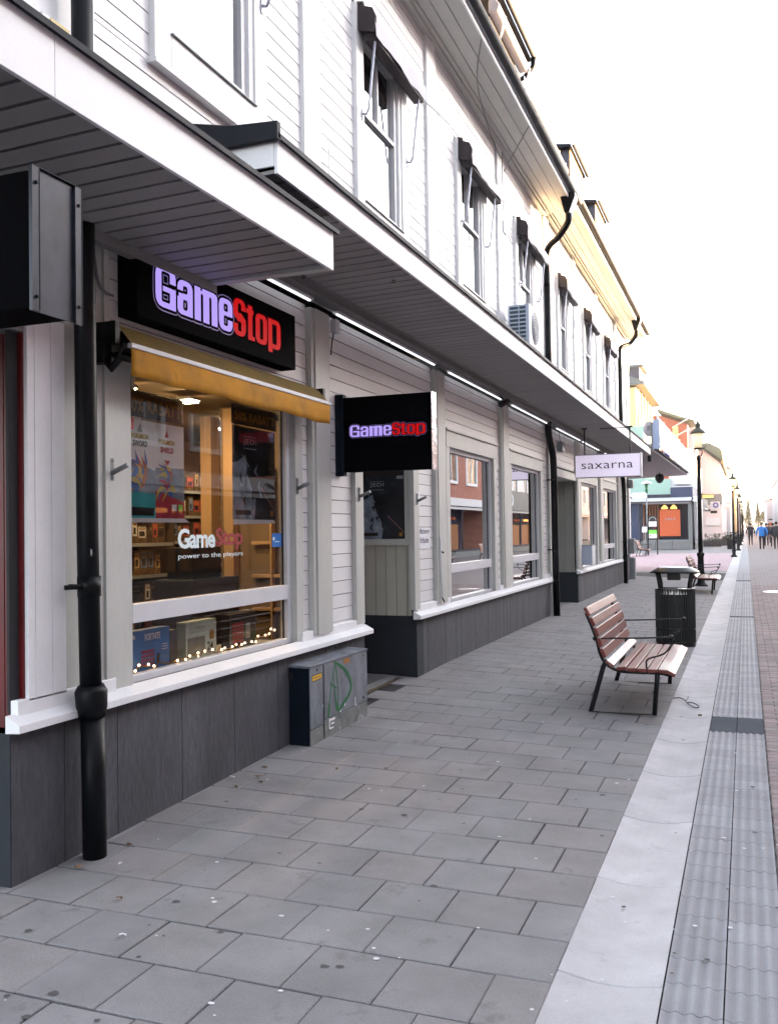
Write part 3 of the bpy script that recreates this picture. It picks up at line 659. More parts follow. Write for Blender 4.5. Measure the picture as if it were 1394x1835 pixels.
# canopy over the camera side
C1 = root('canopy', (-3.18, 1, 3.2), 'low grey boarded canopy with white front board nearest the camera, under the longer one', 'canopy', 'canopies over the pavement')
b = B(); soffit(b, -3.045, -2.27, -6.01, 4.86, 3.158, 3.172)
b.use('trim'); b.box(-3.10, -2.27, 4.86, 4.925, 3.15, 3.172); b.use('soffit'); b.box(-3.10, -3.045, -6, 4.93, 3.105, 3.18, .8); b.build('soffit', 'soffit', C1)
b = B().use('white_paint'); b.box(-2.268, -2.248, -6, 2.58, 3.155, 3.385); b.box(-2.268, -2.248, 2.582, 4.94, 3.155, 3.385); b.box(-3.1, -2.268, 4.93, 4.945, 3.175, 3.385); b.build('fascia_board', 'white_paint', C1, bevel=.002)
b = B().use('roof_metal'); b.prism([(-2.222, 3.376), (-2.222, 3.402), (-3.18, 3.58), (-3.18, 3.56), (-2.25, 3.386)], 'y', -6, 4.975)
b.build('canopy_roof', 'roof_metal', C1)
b = B().use('black_metal'); b.box(-2.95, -2.93, 1.2, 2.05, 3.02, 3.16); b.box(-2.97, -2.91, 1.2, 2.05, 3.13, 3.156); b.build('soffit_bracket', 'black_metal', C1)
# long canopy
C2 = root('canopy', (-3.18, 4.3, 3.5), 'long grey boarded canopy running above both projecting shop signs', 'canopy', 'canopies over the pavement')
b = B(); soffit(b, -3.0, -2.27, 4.27, 24.45, 3.482, 3.502, .1395, .018); b.use('soffit'); b.box(-3.13, -3.0, 4.27, 24.45, 3.425, 3.48, .55); b.box(-3.0, -2.97, 4.27, 24.45, 3.475, 3.49, .8)
b.build('soffit', 'soffit', C2)
b = B().use('white_paint')
for (a, c) in ((4.25, 8.4), (8.402, 14.2), (14.202, 24.48)): b.box(-2.268, -2.248, a, c, 3.49, 3.672)
b.box(-3.18, -2.268, 4.245, 4.262, 3.53, 3.68); b.box(-3.18, -2.268, 24.47, 24.485, 3.50, 3.68); b.build('fascia_board', 'white_paint', C2, bevel=.002)
b = B().use('roof_metal'); b.prism([(-2.222, 3.662), (-2.222, 3.69), (-3.18, 3.90), (-3.18, 3.88), (-2.25, 3.672)], 'y', 4.21, 24.52)
b.prism([(-2.222, 3.655), (-2.222, 3.745), (-2.5, 3.765), (-3.18, 3.92), (-3.18, 3.66)], 'y', 4.20, 4.235)
b.build('canopy_roof', 'roof_metal', C2)
# LED tubes washing the boards under the long canopy
for (a, c) in ((5.3, 6.4), (6.86, 8.1), (8.12, 9.44), (9.93, 11.1), (11.12, 12.35), (12.95, 14.2), (14.22, 15.6), (16.3, 17.4), (17.42, 18.8), (19.1, 21.4), (22.3, 24.3)):
    t = root('light_tube', (-3.1, a, 3.40))
    b = B().use('alu'); b.box(-3.135, -3.085, a, c, 3.405, 3.425); b.build('housing', 'alu', t)
    b = B().use('led'); b.box(-3.118, -3.102, a+.02, c-.02, 3.396, 3.405); b.build('tube', 'led', t)
    nm = {5.3: 'lit white tube above the right end of the black fascia sign', 6.86: 'lit white tube from the small junction box, above the projecting black sign', 8.12: 'lit white tube ending at the pilaster beside the black projecting sign',
          9.93: 'lit white tube starting at the pilaster right of the black projecting sign', 11.12: 'lit white tube ending by the little black spotlight', 12.95: 'lit white tube right after the little black spotlight and its pilaster',
          14.22: 'lit white tube ending at the second drainpipe', 16.3: 'lit white tube just past the second drainpipe, above the dark speaker box', 17.42: 'lit white tube above the boarded doorway by the pale hanging sign',
          19.1: 'lit white tube behind the hangers of the pale hanging sign', 22.3: 'lit white tube farthest along under the long canopy'}[a]
    tag(t, nm, 'light', 'light tubes under the long canopy')
# ================================================================= DRAINPIPES
D1 = root('drainpipe', (-3.05, 3.72, 0), 'thick black drainpipe nearest the camera with a wide lower collar', 'drainpipe', 'black drainpipes')
b = B().use('pipe_black'); b.tube([(-3.055, 3.755, -.02), (-3.05, 3.738, .74)], .0585, 20); b.build('lower_pipe', 'pipe_black', D1)
b = B().use('pipe_black'); b.tube([(-3.05, 3.735, .70), (-3.05, 3.733, .75), (-3.05, 3.73, .83), (-3.05, 3.728, .86)], [.066, .076, .079, .063], 20); b.build('collar', 'pipe_black', D1)
b = B().use('pipe_black'); b.tube([(-3.05, 3.722, 1.30), (-3.05, 3.72, 1.40)], .0575, 20); b.tube([(-3.05, 3.66, 1.35), (-3.10, 3.60, 1.35)], .012, 8); b.box(-3.16, -3.05, 3.70, 3.72, 1.34, 1.36); b.build('wall_clamp', 'pipe_black', D1)
b = B().use('pipe_black'); b.tube([(-3.05, 3.728, .84), (-3.05, 3.712, 1.6), (-3.05, 3.70, 3.3), (-3.05, 3.695, 7.05)], .0530, 20); b.build('upper_pipe', 'pipe_black', D1)
b = B(); text(b, 'MAVS', (-3.0, 3.672, 1.50), Y_*.9+X_*-.2, Z_, .075, .038, .02, 1, 'grey_text'); b.build('scratched_tag', 'grey_text', D1)
def downpipe(y, label, zt, yh, ye=None):
    D = root('drainpipe', (-3.05, y, 0), label, 'drainpipe', 'black drainpipes'); p = 'pipe_black'
    b = B().use(p); b.prism([(-2.68, zt-.30), (-2.60, zt-.30), (-2.50, zt-.04), (-2.50, zt+.03), (-2.74, zt+.03), (-2.74, zt-.04)], 'y', yh-.14, yh+.14); b.build('rain_hopper', p, D, bevel=.01)
    b = B().use(p); pts = catmull([(-2.63, yh, zt-.28), (-2.65, yh+.02, zt-.42), (-2.82, yh+.12, zt-.60), (-3.02, y-.04, zt-.74), (-3.06, y, zt-.95), (-3.06, y, zt-1.4)], 5); b.tube(pts, .055, 14); b.tube([(-3.06, y, zt-1.38), (-3.06, y, 3.62)], .055, 14); b.build('swan_neck', p, D)
    b = B().use(p); b.tube(catmull([(-3.10, y+.05, 3.48), (-3.09, y+.06, 3.2), (-3.06, y+.22, 2.9), (-3.05, y+.24, 2.5)], 5) + [(-3.05, y+.24, 1.2), (-3.045, y+.26, .05)], .058, 14)
    for z in (.72, 1.25, 2.45): b.tube([(-3.05, y+.24, z-.012), (-3.05, y+.24, z+.012)], .066, 14); b.box(-3.18, -3.05, y+.23, y+.25, z-.01, z+.01); b.tube([(-3.05, y+.16, z), (-3.05, y+.12, z)], .01, 6)
    b.build('lower_pipe', p, D)
    return D
downpipe(15.45, 'black swan-necked drainpipe between the mirrored shop windows and the second doorway', 7.12, 15.2)
downpipe(25.15, 'farthest black drainpipe at the end corner of the white buildings', 7.20, 25.3)
# ================================================================= SIGNS
BS = root('blade_sign', (-3.18, 2.3, 2.4), 'black box sign with dented steel end panel, cut by the left photo edge', 'sign')
b = B().use('sign_black'); b.box(-3.15, -2.005, 2.20, 2.39, 2.30, 2.722); b.build('sign_box', 'sign_black', BS)
b = B().use('sign_steel'); b.box(-2.005, -2.0, 2.185, 2.405, 2.287, 2.732); b.box(-2.0, -1.992, 2.185, 2.215, 2.287, 2.732); b.box(-2.0, -1.990, 2.375, 2.405, 2.282, 2.728)
b.use('cab_side'); b.box(-2.0, -1.989, 2.404, 2.4075, 2.283, 2.728); b.box(-2.0, -1.991, 2.214, 2.217, 2.29, 2.728); b.box(-2.003, -1.992, 2.185, 2.405, 2.7305, 2.734)
for (y, z) in ((2.2, 2.68), (2.2, 2.33), (2.39, 2.67), (2.39, 2.34)): b.ball((-1.99, y, z), .006, 8, 5)
b.build('end_panel', 'sign_steel', BS)
FS = root('fascia_sign', (-3.18, 5, 3), 'long black lightbox sign above the yellow awning with big white and red letters', 'sign', 'black shop signs with white and red lettering')
b = B().use('sign_black'); b.box(-3.18, -3.055, 4.13, 6.02, 2.797, 3.195); b.build('sign_box', 'sign_black', FS, bevel=.004)
import numpy as np
def _rr(X, Y, x0, x1, y0, y1, r=(.18, .18, .18, .18)):      # rounded rectangle, corner radii: bottom-left, bottom-right, top-right, top-left
    m = (X >= x0) & (X <= x1) & (Y >= y0) & (Y <= y1)
    for (cx_, cy_, sx, sy, q) in ((x0+r[0], y0+r[0], -1, -1, r[0]), (x1-r[1], y0+r[1], 1, -1, r[1]), (x1-r[2], y1-r[2], 1, 1, r[2]), (x0+r[3], y1-r[3], -1, 1, r[3])):
        if q > 0: m &= ~(((X-cx_)*sx > 0) & ((Y-cy_)*sy > 0) & ((X-cx_)**2+(Y-cy_)**2 > q*q))
    return m
def glyph(ch, X, Y, W_):
    """heavy condensed block letters, x-height 1, width W_"""
    st = .285; c0, c1 = st, W_-st; k = .07; R4 = lambda q: (q, q, q, q)
    slot = lambda a, c: _rr(X, Y, c0, c1, a, c, R4(min(k, (c1-c0)/2)))
    box = lambda a, b_, c, d: (X >= a) & (X <= b_) & (Y >= c) & (Y <= d)
    if ch == 'o': return _rr(X, Y, 0, W_, 0, 1, R4(.24)) & ~slot(.15, .85)
    if ch == 'p': return (_rr(X, Y, 0, W_, 0, 1, (0, .24, .24, 0)) & ~slot(.15, .85)) | box(0, st, -.16, 1)
    if ch == 'e': return _rr(X, Y, 0, W_, 0, 1, R4(.24)) & ~slot(.60, .85) & ~slot(.15, .47) & ~box(c1-.01, W_, .36, .47)
    if ch == 'a': return (_rr(X, Y, 0, W_, 0, 1, (.16, 0, .24, .24)) & ~slot(.62, .85) & ~box(0, c0+.02, .60, .68) & ~slot(.14, .45)) & ~(box(0, c0, .50, .60) & (X < .06))
    if ch == 'm':
        sw = (W_-2*.115)/3; m = _rr(X, Y, 0, W_, 0, 1, (0, 0, .18, 0))
        for q in (1, 2): x0 = q*sw+(q-1)*.115; m &= ~_rr(X, Y, x0, x0+.115, -1, .84, (0, 0, .05, .05))
        return m & ~((Y > .93) & (abs(X-(sw+.03)) < .05))
    if ch == 'G': return _rr(X, Y, 0, W_, 0, 1.17, R4(.28)) & ~_rr(X, Y, c0, c1, .15, 1.02, R4(.07)) & ~box(c1-.01, W_, .60, .74) | (box(c0+.06, W_, .46, .60) & ~box(c0, c0+.06, .4, .6)) | box(c1, W_, 0, .5)
    if ch == 'S': return _rr(X, Y, 0, W_, 0, 1.20, R4(.28)) & ~_rr(X, Y, c0, c1, .74, 1.05, R4(.06)) & ~box(c1-.01, W_, .74, .84) & ~_rr(X, Y, c0, c1, .15, .46, R4(.06)) & ~box(0, c0+.01, .38, .46) & ~((X > c1) & (Y > .56) & (Y < .75) & (X-c1 > (.75-Y)*1.5)) & ~((X < c0) & (Y > .46) & (Y < .62) & (c0-X > (Y-.46)*1.6))
    if ch == 't': return box(W_*.22, W_*.22+st, 0, 1.14) | box(0, W_*.88, .86, 1.0) | _rr(X, Y, W_*.22, W_, 0, .14, (.08, 0, 0, 0))
LET = (('G', 0, .196), ('a', .213, .372), ('m', .389, .648), ('e', .664, .828), ('S', .838, .996), ('t', 1.002, 1.112), ('o', 1.126, 1.286), ('p', 1.302, 1.482))
def logo(p, O, U, V, sc_u, h_, big):
    O = Vector(O); U = Vector(U); V = Vector(V); N = U.cross(V); hx = h_*.855; cell = hx/62; pad = 12
    xs = np.arange(-pad, int(1.482*sc_u/cell)+pad)*cell; ys = np.arange(-pad-14, int(hx*1.2/cell)+pad)*cell; XX, YY = np.meshgrid(xs, ys); W1 = np.zeros(XX.shape, bool); W2 = W1.copy()
    for (ch, a, c) in LET:
        g = glyph(ch, (XX-a*sc_u)/hx, YY/hx, (c-a)*sc_u/hx) & (XX >= a*sc_u-1e-9) & (XX <= c*sc_u)
        if ch in 'Game': W1 |= g
        else: W2 |= g
    def grow(m, r_):
        o = m.copy(); k = int(round(r_))
        for dy in range(-k, k+1):
            for dx in range(-k, k+1):
                if dx*dx+dy*dy <= r_*r_: o |= np.roll(np.roll(m, dy, 0), dx, 1)
        return o
    def emit(m, mt_, lift, nm):
        b = B().use(mt_); Q = lambda x, y: tuple(O+U*x+V*y+N*lift)
        for r_ in range(m.shape[0]):
            row = m[r_]; d = np.flatnonzero(np.diff(np.concatenate(([0], row.astype(int), [0]))))
            for a, c in zip(d[0::2], d[1::2]):
                x0, x1, y0, y1 = xs[0]+a*cell, xs[0]+c*cell, ys[r_], ys[r_]+cell; b.poly([Q(x0, y0), Q(x1, y0), Q(x1, y1), Q(x0, y1)])
        b.build(nm, mt_, p)
    allm = W1 if big else (W1 | W2); g1, g2 = grow(allm, 7), grow(allm, 5)
    emit(g1 & ~g2, 'letter_line', .0005, 'outline'); emit(W1, 'letter_white', .0015, 'lettering'); emit(W2, 'letter_red', .0015, 'lettering')
logo(FS, (-3.0545, 4.300, 2.893), Y_, Z_, 1.0, .235, True)
PS = root('projecting_sign', (-3.18, 7.03, 2.4), 'square black sign projecting over the shop entrance, with small white and red letters', 'sign', 'black shop signs with white and red lettering')
b = B().use('sign_black'); b.box(-3.11, -2.338, 6.99, 7.10, 2.103, 2.722); b.build('sign_box', 'sign_black', PS, bevel=.002)
b = B().use('chrome'); b.box(-2.338, -2.332, 6.985, 7.105, 2.098, 2.727)
for k in range(6): b.box(-2.332, -2.326, 6.99, 7.10, 2.12+k*.1, 2.13+k*.1)
b.build('edge_trim', 'chrome', PS, bevel=.001)
b = B().use('cab_side'); b.box(-3.155, -3.11, 6.985, 7.05, 2.07, 2.752); b.box(-3.18, -3.155, 6.97, 7.07, 2.07, 2.75); b.build('wall_bracket', 'cab_side', PS, bevel=.002)
logo(PS, (-3.052, 6.9895, 2.390), X_, Z_, .447, .096, False)
SS = root('hanging_sign', (-2.37, 17.35, 2.8), 'pale pink-white rectangular hanging sign with thin dark lettering, under the long canopy', 'sign')
b = B().use('alu_dark'); b.box(-2.965, -1.775, 17.31, 17.44, 2.553, 2.985); b.use('alu'); b.box(-1.775, -1.755, 17.29, 17.46, 2.545, 2.99); b.build('frame', 'alu_dark', SS, bevel=.003)
b = B().use('sax'); b.box(-2.955, -1.78, 17.30, 17.31, 2.565, 2.972); b.build('face', 'sax', SS)
b = B(); text(b, 'saxarna', (-2.845, 17.297, 2.716), X_, Z_, .938, .105, -.004, 1.05, 'ink'); b.build('lettering', 'ink', SS)
b = B().use('black_metal')
for x in (-2.79, -1.96): b.box(x-.012, x+.012, 17.36, 17.385, 2.98, 3.49); b.box(x-.05, x+.05, 17.33, 17.41, 3.465, 3.49)
b.box(-2.5, -1.96, 17.365, 17.38, 3.46, 3.475); b.build('hanger', 'black_metal', SS)
# ================================================================= YELLOW AWNING
AW = root('roller_awning', (-3.18, 5.2, 2.65), 'dirty yellow rolled-in awning above the game shop window', 'awning')
def cloth(b, y0, y1, prof, m_, n=60, amp=.006, low=.008, seed=1, back=None):
    rnd = random.Random(seed); ph = [rnd.uniform(0, 6) for _ in range(4)]; b.use(m_); rows = len(prof); i = len(b.v)
    for q in range(n+1):
        y = y0+(y1-y0)*q/n; wv = math.sin(y*5+ph[0])*.5+math.sin(y*11+ph[1])*.35+math.sin(y*23+ph[2])*.25
        for r_, (x, z) in enumerate(prof):
            f = r_/(rows-1); b.v.append((x+amp*f*wv, y, z+low*f*(math.sin(y*7+ph[3])*.6+math.sin(y*17)*.3)))
    for q in range(n):
        for r_ in range(rows-1): a = i+q*rows+r_; b.face((a, a+1, a+rows+1, a+rows), 1, True)
b = B(); cloth(b, 3.985, 6.40, [(-3.13, 2.735), (-3.10, 2.725), (-3.05, 2.69), (-2.985, 2.612)], 'awning_yellow_top', amp=.004, low=.002); b.build('top_fabric', 'awning_yellow_top', AW)
b = B().use('alu'); b.box(-3.0, -2.968, 3.97, 6.44, 2.583, 2.61); b.build('front_bar', 'alu', AW, bevel=.004)
b = B(); cloth(b, 3.975, 6.43, [(-2.975, 2.585), (-2.972, 2.53), (-2.97, 2.48), (-2.972, 2.436)], 'awning_yellow', amp=.008, low=.010, seed=5); o = b.build('valance', 'awning_yellow', AW)
s = o.modifiers.new('solid', 'SOLIDIFY'); s.thickness = .003
b = B().use('black_metal'); b.tube([(-3.09, 3.96, 2.66), (-3.09, 6.45, 2.66)], .035, 14)
for y in (3.925, 6.44): b.box(-3.17, -3.03, y-.012, y+.03, 2.60, 2.72); b.tube([(-3.12, y+.01, 2.58), (-3.03, y+.01, 2.53), (-2.99, y+.01, 2.60)], .013, 8)
b.tube([(-3.12, 3.92, 2.55), (-3.06, 3.92, 2.47), (-3.02, 3.93, 2.52)], .022, 8); b.box(-3.16, -3.08, 3.88, 3.95, 2.5, 2.6)
b.box(-3.16, -3.05, 4.0, 6.4, 2.555, 2.575); b.build('roller', 'black_metal', AW, bevel=.003)
# ================================================================= UPPER AWNINGS
def wawn(y0, y1, pa, pb, label):
    A = root('window_awning', (-3.18, (y0+y1)/2, 6.2), label, 'awning', 'small grey-white awnings over the upper windows')
    b = B(); cloth(b, y0, y1, [(-3.15, 6.31), (-3.08, 6.27), (-2.985, 6.165)], 'awning_brown', n=16, amp=.01, low=.004, seed=int(y0*10)); b.use('awning_brown'); b.box(-3.16, -3.09, y0+.03, y1-.02, 6.15, 6.27); b.box(-3.09, -2.985, y0+.03, y1-.02, 6.0, 6.165)
    b.prism([(-3.17, 6.36), (-3.09, 6.345), (-3.08, 6.30), (-3.00, 6.27), (-2.965, 6.19), (-2.985, 6.05), (-3.16, 6.10)], 'y', y0-.015, y0+.02); b.build('fabric_roll', 'awning_brown', A)
    b = B(); cloth(b, y0, y1+.03, [(-2.975, 6.175), (-2.972, 6.10), (-2.97, 6.015)], 'awning_white', n=16, amp=.014, low=.012, seed=int(y0*7)); b.build('valance', 'awning_white', A)
    for (p, e) in ((pa, pa+.0), (pb, pb+.02)):
        b = B().use('arm_metal'); b.tube([(-3.135, p, 5.365), (-3.10, p, 5.355), (-3.075, p, 5.40), (-2.99, e, 6.14)], .0115, 8); b.box(-3.15, -3.13, p-.015, p+.015, 5.31, 5.41); b.build('arm', 'arm_metal', A)
    return A
for (y0, y1, pa, pb, l) in ((4.5, 5.95, 4.56, 5.72, 'window awning nearest the camera, only its arm ends in view at the top edge'), (7.5, 8.86, 7.56, 8.73, 'largest window awning, brown inside with pale grey valance, leftmost fully visible one'),
                            (10.58, 12.05, 10.66, 11.77, 'second small awning along the upper windows, left of the air conditioner'), (13.62, 15.2, 13.74, 14.95, 'small awning right above the air conditioner, before the drainpipe swan neck'),
                            (16.9, 18.2, 17.0, 18.05, 'first small awning just past the drainpipe swan neck'), (19.8, 21.2, 19.9, 21.0, 'middle awning of the three on the farther white building, brownish in the sun'),
                            (22.8, 24.2, 22.9, 24.05, 'farthest small awning on the white building, by the last drainpipe')): wawn(y0, y1, pa, pb, l)
# ================================================================= AIR CONDITIONER
AC = root('air_conditioner', (-2.95, 13.0, 4.2), 'white outdoor air conditioner unit on the long canopy under an upper window', 'air conditioner')
b = B().use('ac_white'); b.box(-3.06, -2.75, 12.6, 13.47, 4.19, 4.765); b.build('housing', 'ac_white', AC, bevel=.012)
b = B().use('ac_blue'); b.box(-3.05, -2.76, 12.585, 12.6, 4.2, 4.755); b.use('ac_dark')
for r_ in range(9):
    for q in range(2): b.box(-3.025+q*.135, -2.905+q*.105+.0, 12.58, 12.586, 4.225+r_*.058, 4.262+r_*.058)
b.build('side_grille', 'ac_blue', AC)
b = B().use('ac_dark'); n = 36
i = len(b.v); b.v += [(-2.746, 12.95+.23*math.cos(2*math.pi*q/n), 4.47+.23*math.sin(2*math.pi*q/n)) for q in range(n)]; b.face(tuple(range(i, i+n)))
b.use('alu')
for r_ in (.04, .08, .12, .16, .2, .235): b.tube([(-2.742, 12.95+r_*math.cos(2*math.pi*q/n), 4.47+r_*math.sin(2*math.pi*q/n)) for q in range(n+1)], .0045, 5)
for k in range(8): a = math.pi*k/4; b.tube([(-2.74, 12.95, 4.47), (-2.74, 12.95+.235*math.cos(a), 4.47+.235*math.sin(a))], .004, 5)
b.build('fan_guard', 'ac_dark', AC)
b = B().use('alu_dark'); b.box(-3.18, -2.76, 12.68, 12.71, 4.15, 4.19); b.box(-3.18, -2.76, 13.35, 13.38, 4.15, 4.19); b.box(-3.18, -3.16, 12.68, 12.71, 3.95, 4.19); b.box(-3.18, -3.16, 13.35, 13.38, 3.95, 4.19); b.build('wall_bracket', 'alu_dark', AC)
# ================================================================= SMALL WALL FIXTURES
def flagh(y, z, x, label, plate=False):
    A = root('flag_holder', (x, y, z), label, 'flag holder', 'metal flagpole holders on the ground floor casings')
    b = B().use('alu_dark'); b.box(x, x+.008, y-.015, y+.015, z-.06, z+.06); b.ball((x+.01, y, z+.045), .006, 6, 4); b.ball((x+.01, y, z-.045), .006, 6, 4); b.build('plate', 'alu_dark', A, bevel=.001)
    b = B().use('alu_dark'); b.tube([(x+.005, y, z-.02), (x+.10, y+.012, z+.022)], .014, 12); b.build('socket', 'alu_dark', A)
    if plate: b = B().use('paper'); b.box(x-.004, x+.002, y-.01, y+.085, z-.07, z+.07); b.build('back_plate', 'paper', A)
flagh(4.035, 1.955, -3.157, 'flagpole holder on the casing left of the poster-filled window')
flagh(6.215, 1.955, -3.157, 'flagpole holder on the casing right of the poster-filled window')
flagh(7.37, 1.93, -3.139, 'flagpole holder on the left side of the shop entrance')
flagh(8.88, 1.93, -3.139, 'flagpole holder with a white plate behind it, right of the shop entrance', True)
b = B().use('paper'); b.box(-3.183, -3.172, 8.98, 9.38, 1.415, 1.64)
text(b, 'Affischering', (-3.1715, 9.01, 1.555), Y_, Z_, .34, .075, .02, 1, 'ink_blue'); text(b, 'förbjuden', (-3.1715, 9.05, 1.455), Y_, Z_, .28, .085, .02, 1, 'ink_blue')
tag(b.build('notice', 'paper'), 'small white notice with two lines of text on the boards right of the entrance', 'notice')
A = root('awning_crank', (-3.13, 9.58, .8), 'thin white crank rod hanging on the pilaster right of the entrance notice', 'crank')
b = B().use('paper'); b.tube([(-3.118, 9.60, .86), (-3.118, 9.58, 1.53)], .008, 8); b.build('rod', 'paper', A)
b = B().use('ink'); b.tube([(-3.118, 9.60, .87), (-3.10, 9.60, .84), (-3.10, 9.62, .82)], .008, 8); b.tube([(-3.13, 9.585, 1.38), (-3.09, 9.60, 1.36)], .010, 8); b.build('handle', 'ink', A)
b = B().use('alu'); b.box(-3.14, -3.09, 6.82, 6.90, 3.24, 3.35); b.use('ink'); b.tube([(-3.12, 6.84, 3.24), (-3.13, 6.82, 3.15), (-3.13, 6.8, 3.05)], .006, 6); tag(b.build('junction_box', 'alu', bevel=.004), 'small grey junction box high on the pilaster between fascia sign and projecting sign', 'junction box')
A = root('spotlight', (-3.05, 11.6, 3.3), 'little black spotlight under the canopy above the first mirrored shop window', 'spotlight')
b = B().use('ink'); b.tube([(-3.06, 12.1, 3.30), (-2.98, 12.22, 3.36)], [.045, .035], 12); b.build('spot_head', 'ink', A); b = B().use('ink'); b.tube([(-3.02, 12.18, 3.34), (-3.08, 12.2, 3.42)], .012, 6); b.build('stem', 'ink', A)
b = B().use('alu_dark'); b.box(-3.17, -3.08, 16.68, 16.95, 3.02, 3.2); b.use('ink'); b.tube([(-3.12, 16.7, 3.2), (-3.13, 16.6, 3.4)], .006, 5); tag(b.build('wall_speaker', 'alu_dark', bevel=.01), 'small dark box on the boards between the second drainpipe and the hanging sign', 'speaker')
b = B().use('alu'); b.box(-3.14, -3.05, 3.42, 3.60, 3.86, 4.09); b.use('yellow_wood'); b.box(-3.05, -3.044, 3.47, 3.60, 3.86, 4.085); tag(b.build('wall_box', 'alu', bevel=.008), 'small box with a cream front on the corner board above the near canopy', 'box')
b = B().use('trim_up'); b.tube([(-3.17, 6.86, 4.42), (-3.15, 6.86, 4.44), (-3.15, 6.86, 4.84), (-3.17, 6.86, 4.86)], .007, 6); tag(b.build('rod_bracket', 'trim_up'), 'thin white upright rod bracket on the upper boards right of the first batten', 'bracket')
b = B().use('alu'); b.box(-3.18, -3.12, 12.72, 12.92, 5.86, 6.02); b.use('cable'); b.tube(catmull([(-3.13, 12.9, 5.9), (-3.12, 13.2, 5.82), (-3.12, 13.5, 5.95), (-3.14, 13.6, 6.2)], 4), .006, 5); b.tube([(-3.13, 12.75, 6.02), (-3.13, 12.7, 6.6), (-3.13, 12.72, 7.0)], .006, 5); tag(b.build('sensor_box', 'alu'), 'small pale box with cables between the upper windows beside the air conditioner', 'box')
b = B().use('cable'); b.tube(catmull([(-3.17, 7.35, 6.42), (-3.17, 7.5, 6.35), (-3.1, 8.9, 6.10), (-3.14, 9.43, 6.27), (-3.13, 10.5, 6.36), (-3.15, 12.1, 6.30), (-3.13, 13.6, 6.38)], 5), .006, 5); tag(b.build('wall_cable', 'cable'), 'thin dark cable strung along the upper boards between the awnings', 'cable')
b = B().use('cable'); b.tube(catmull([(-2.62, 9.8, 7.08), (-2.9, 10.6, 7.0), (-3.1, 11.9, 6.98), (-3.14, 12.7, 6.9)], 5), .008, 5); b.tube(catmull([(-2.62, 12.2, 7.08), (-2.8, 12.4, 6.95), (-3.13, 12.8, 6.75)], 4), .008, 5); tag(b.build('eaves_cable', 'cable'), 'loose cable slung across under the boarded eaves', 'cable')
b = B().use('cable'); b.tube(catmull([(-3.16, 3.9, 3.14), (-3.15, 3.93, 2.95), (-3.15, 3.98, 2.90), (-3.12, 4.02, 2.88)], 4), .008, 6); tag(b.build('sign_cable', 'cable'), 'dark cable looping into the left end of the fascia sign', 'cable')
for k, (x, y, z) in enumerate(((-2.95, 5.95, 3.47), (-2.42, 6.4, 3.49))):
    b = B().use('groove'); b.tube([(x+.012*math.cos(a), y+.0, z-.014+.012*math.sin(a)) for a in [2*math.pi*q/10 for q in range(11)]], .003, 5); tag(b.build('ring_hook', 'groove'), ['tiny ring hook at the inner edge of the long canopy soffit', 'tiny ring hook near the white front board of the long canopy'][k], 'hook')
# roof cassette awning, blue cloth
A = root('terrace_awning', (-3.1, 13.5, 8.9), 'white cassette awning with raised arms on the roof terrace, under the dark dormer eave', 'awning')
b = B().use('awning_white'); b.prism([(-3.15, 8.72), (-3.02, 8.72), (-2.99, 8.82), (-3.05, 8.90), (-3.15, 8.90)], 'y', 12.15, 14.0); b.build('cassette', 'awning_white', A, bevel=.02)
b = B().use('ac_white'); b.box(-3.16, -3.12, 12.1, 14.2, 8.5, 8.6); b.use('groove'); b.box(-3.2, -3.15, 12.2, 14.1, 8.6, 8.72); b.build('back_rail', 'ac_white', A)
for y in (12.35, 13.9): b = B().use('ac_white'); b.tube([(-3.04, y, 8.42), (-2.98, y+.1, 8.78)], .015, 8); b.build('arm', 'ac_white', A)
b = B(); cloth(b, 14.12, 14.5, [(-3.1, 8.75), (-3.08, 8.5), (-3.06, 8.2)], 'blue_awning', n=6); tag(b.build('blue_cloth', 'blue_awning'), 'blue cloth hanging beside the white terrace awning', 'cloth')

# ================================================================= SHOP WINDOW
XP = -3.262
P_ = root('poster', (XP, 4.58, 1.7), 'white-topped poster with blue and red lower half on the left of the shop glass', 'poster')
b = B().use('poster_white'); b.box(XP-.002, XP, 4.27, 4.875, 1.70, 2.27)
xx = XP+.0012
def pl(b, pts, m_, x=xx): b.use(m_); b.poly([(x, p[0], p[1]) for p in pts])
pl(b, [(4.27, 1.70), (4.575, 1.70), (4.575, 1.98), (4.27, 2.05)], 'poster_grey'); pl(b, [(4.27, 1.70), (4.575, 1.70), (4.575, 1.84), (4.27, 1.86)], 'poster_teal', xx+.0003)
pl(b, [(4.575, 1.70), (4.875, 1.70), (4.875, 1.80), (4.575, 1.87)], 'poster_red', xx+.0003); pl(b, [(4.575, 1.87), (4.875, 1.80), (4.875, 2.01), (4.575, 2.0)], 'poster_grey')
rnd = random.Random(3)
for (cy, cz, cols) in ((4.40, 1.90, ('poster_blue', 'poster_blue', 'poster_yellow', 'poster_orange')), (4.73, 1.90, ('poster_yellow', 'poster_red', 'poster_yellow', 'poster_blue'))):
    for k in range(16):      # loose swept brush shapes, no figure
        a = rnd.uniform(.2, 2.9); l = rnd.uniform(.07, .17); w_ = rnd.uniform(.02, .045); c0 = (cy+rnd.uniform(-.06, .06), cz+rnd.uniform(-.08, .07))
        pts = [(c0[0]+l*t*math.cos(a+t), c0[1]+l*t*math.sin(a+t)) for t in (0, .3, .6, 1)]
        stroke(b, [(p[0], p[1]) for p in pts], [w_*.4, w_, w_*.7, .002], (xx+.0006+k*.0001, 0, 0), Y_, Z_, cols[k % 4])
pl(b, [(4.28, 1.715), (4.555, 1.715), (4.555, 1.76), (4.28, 1.765)], 'poster_dark', xx+.004)
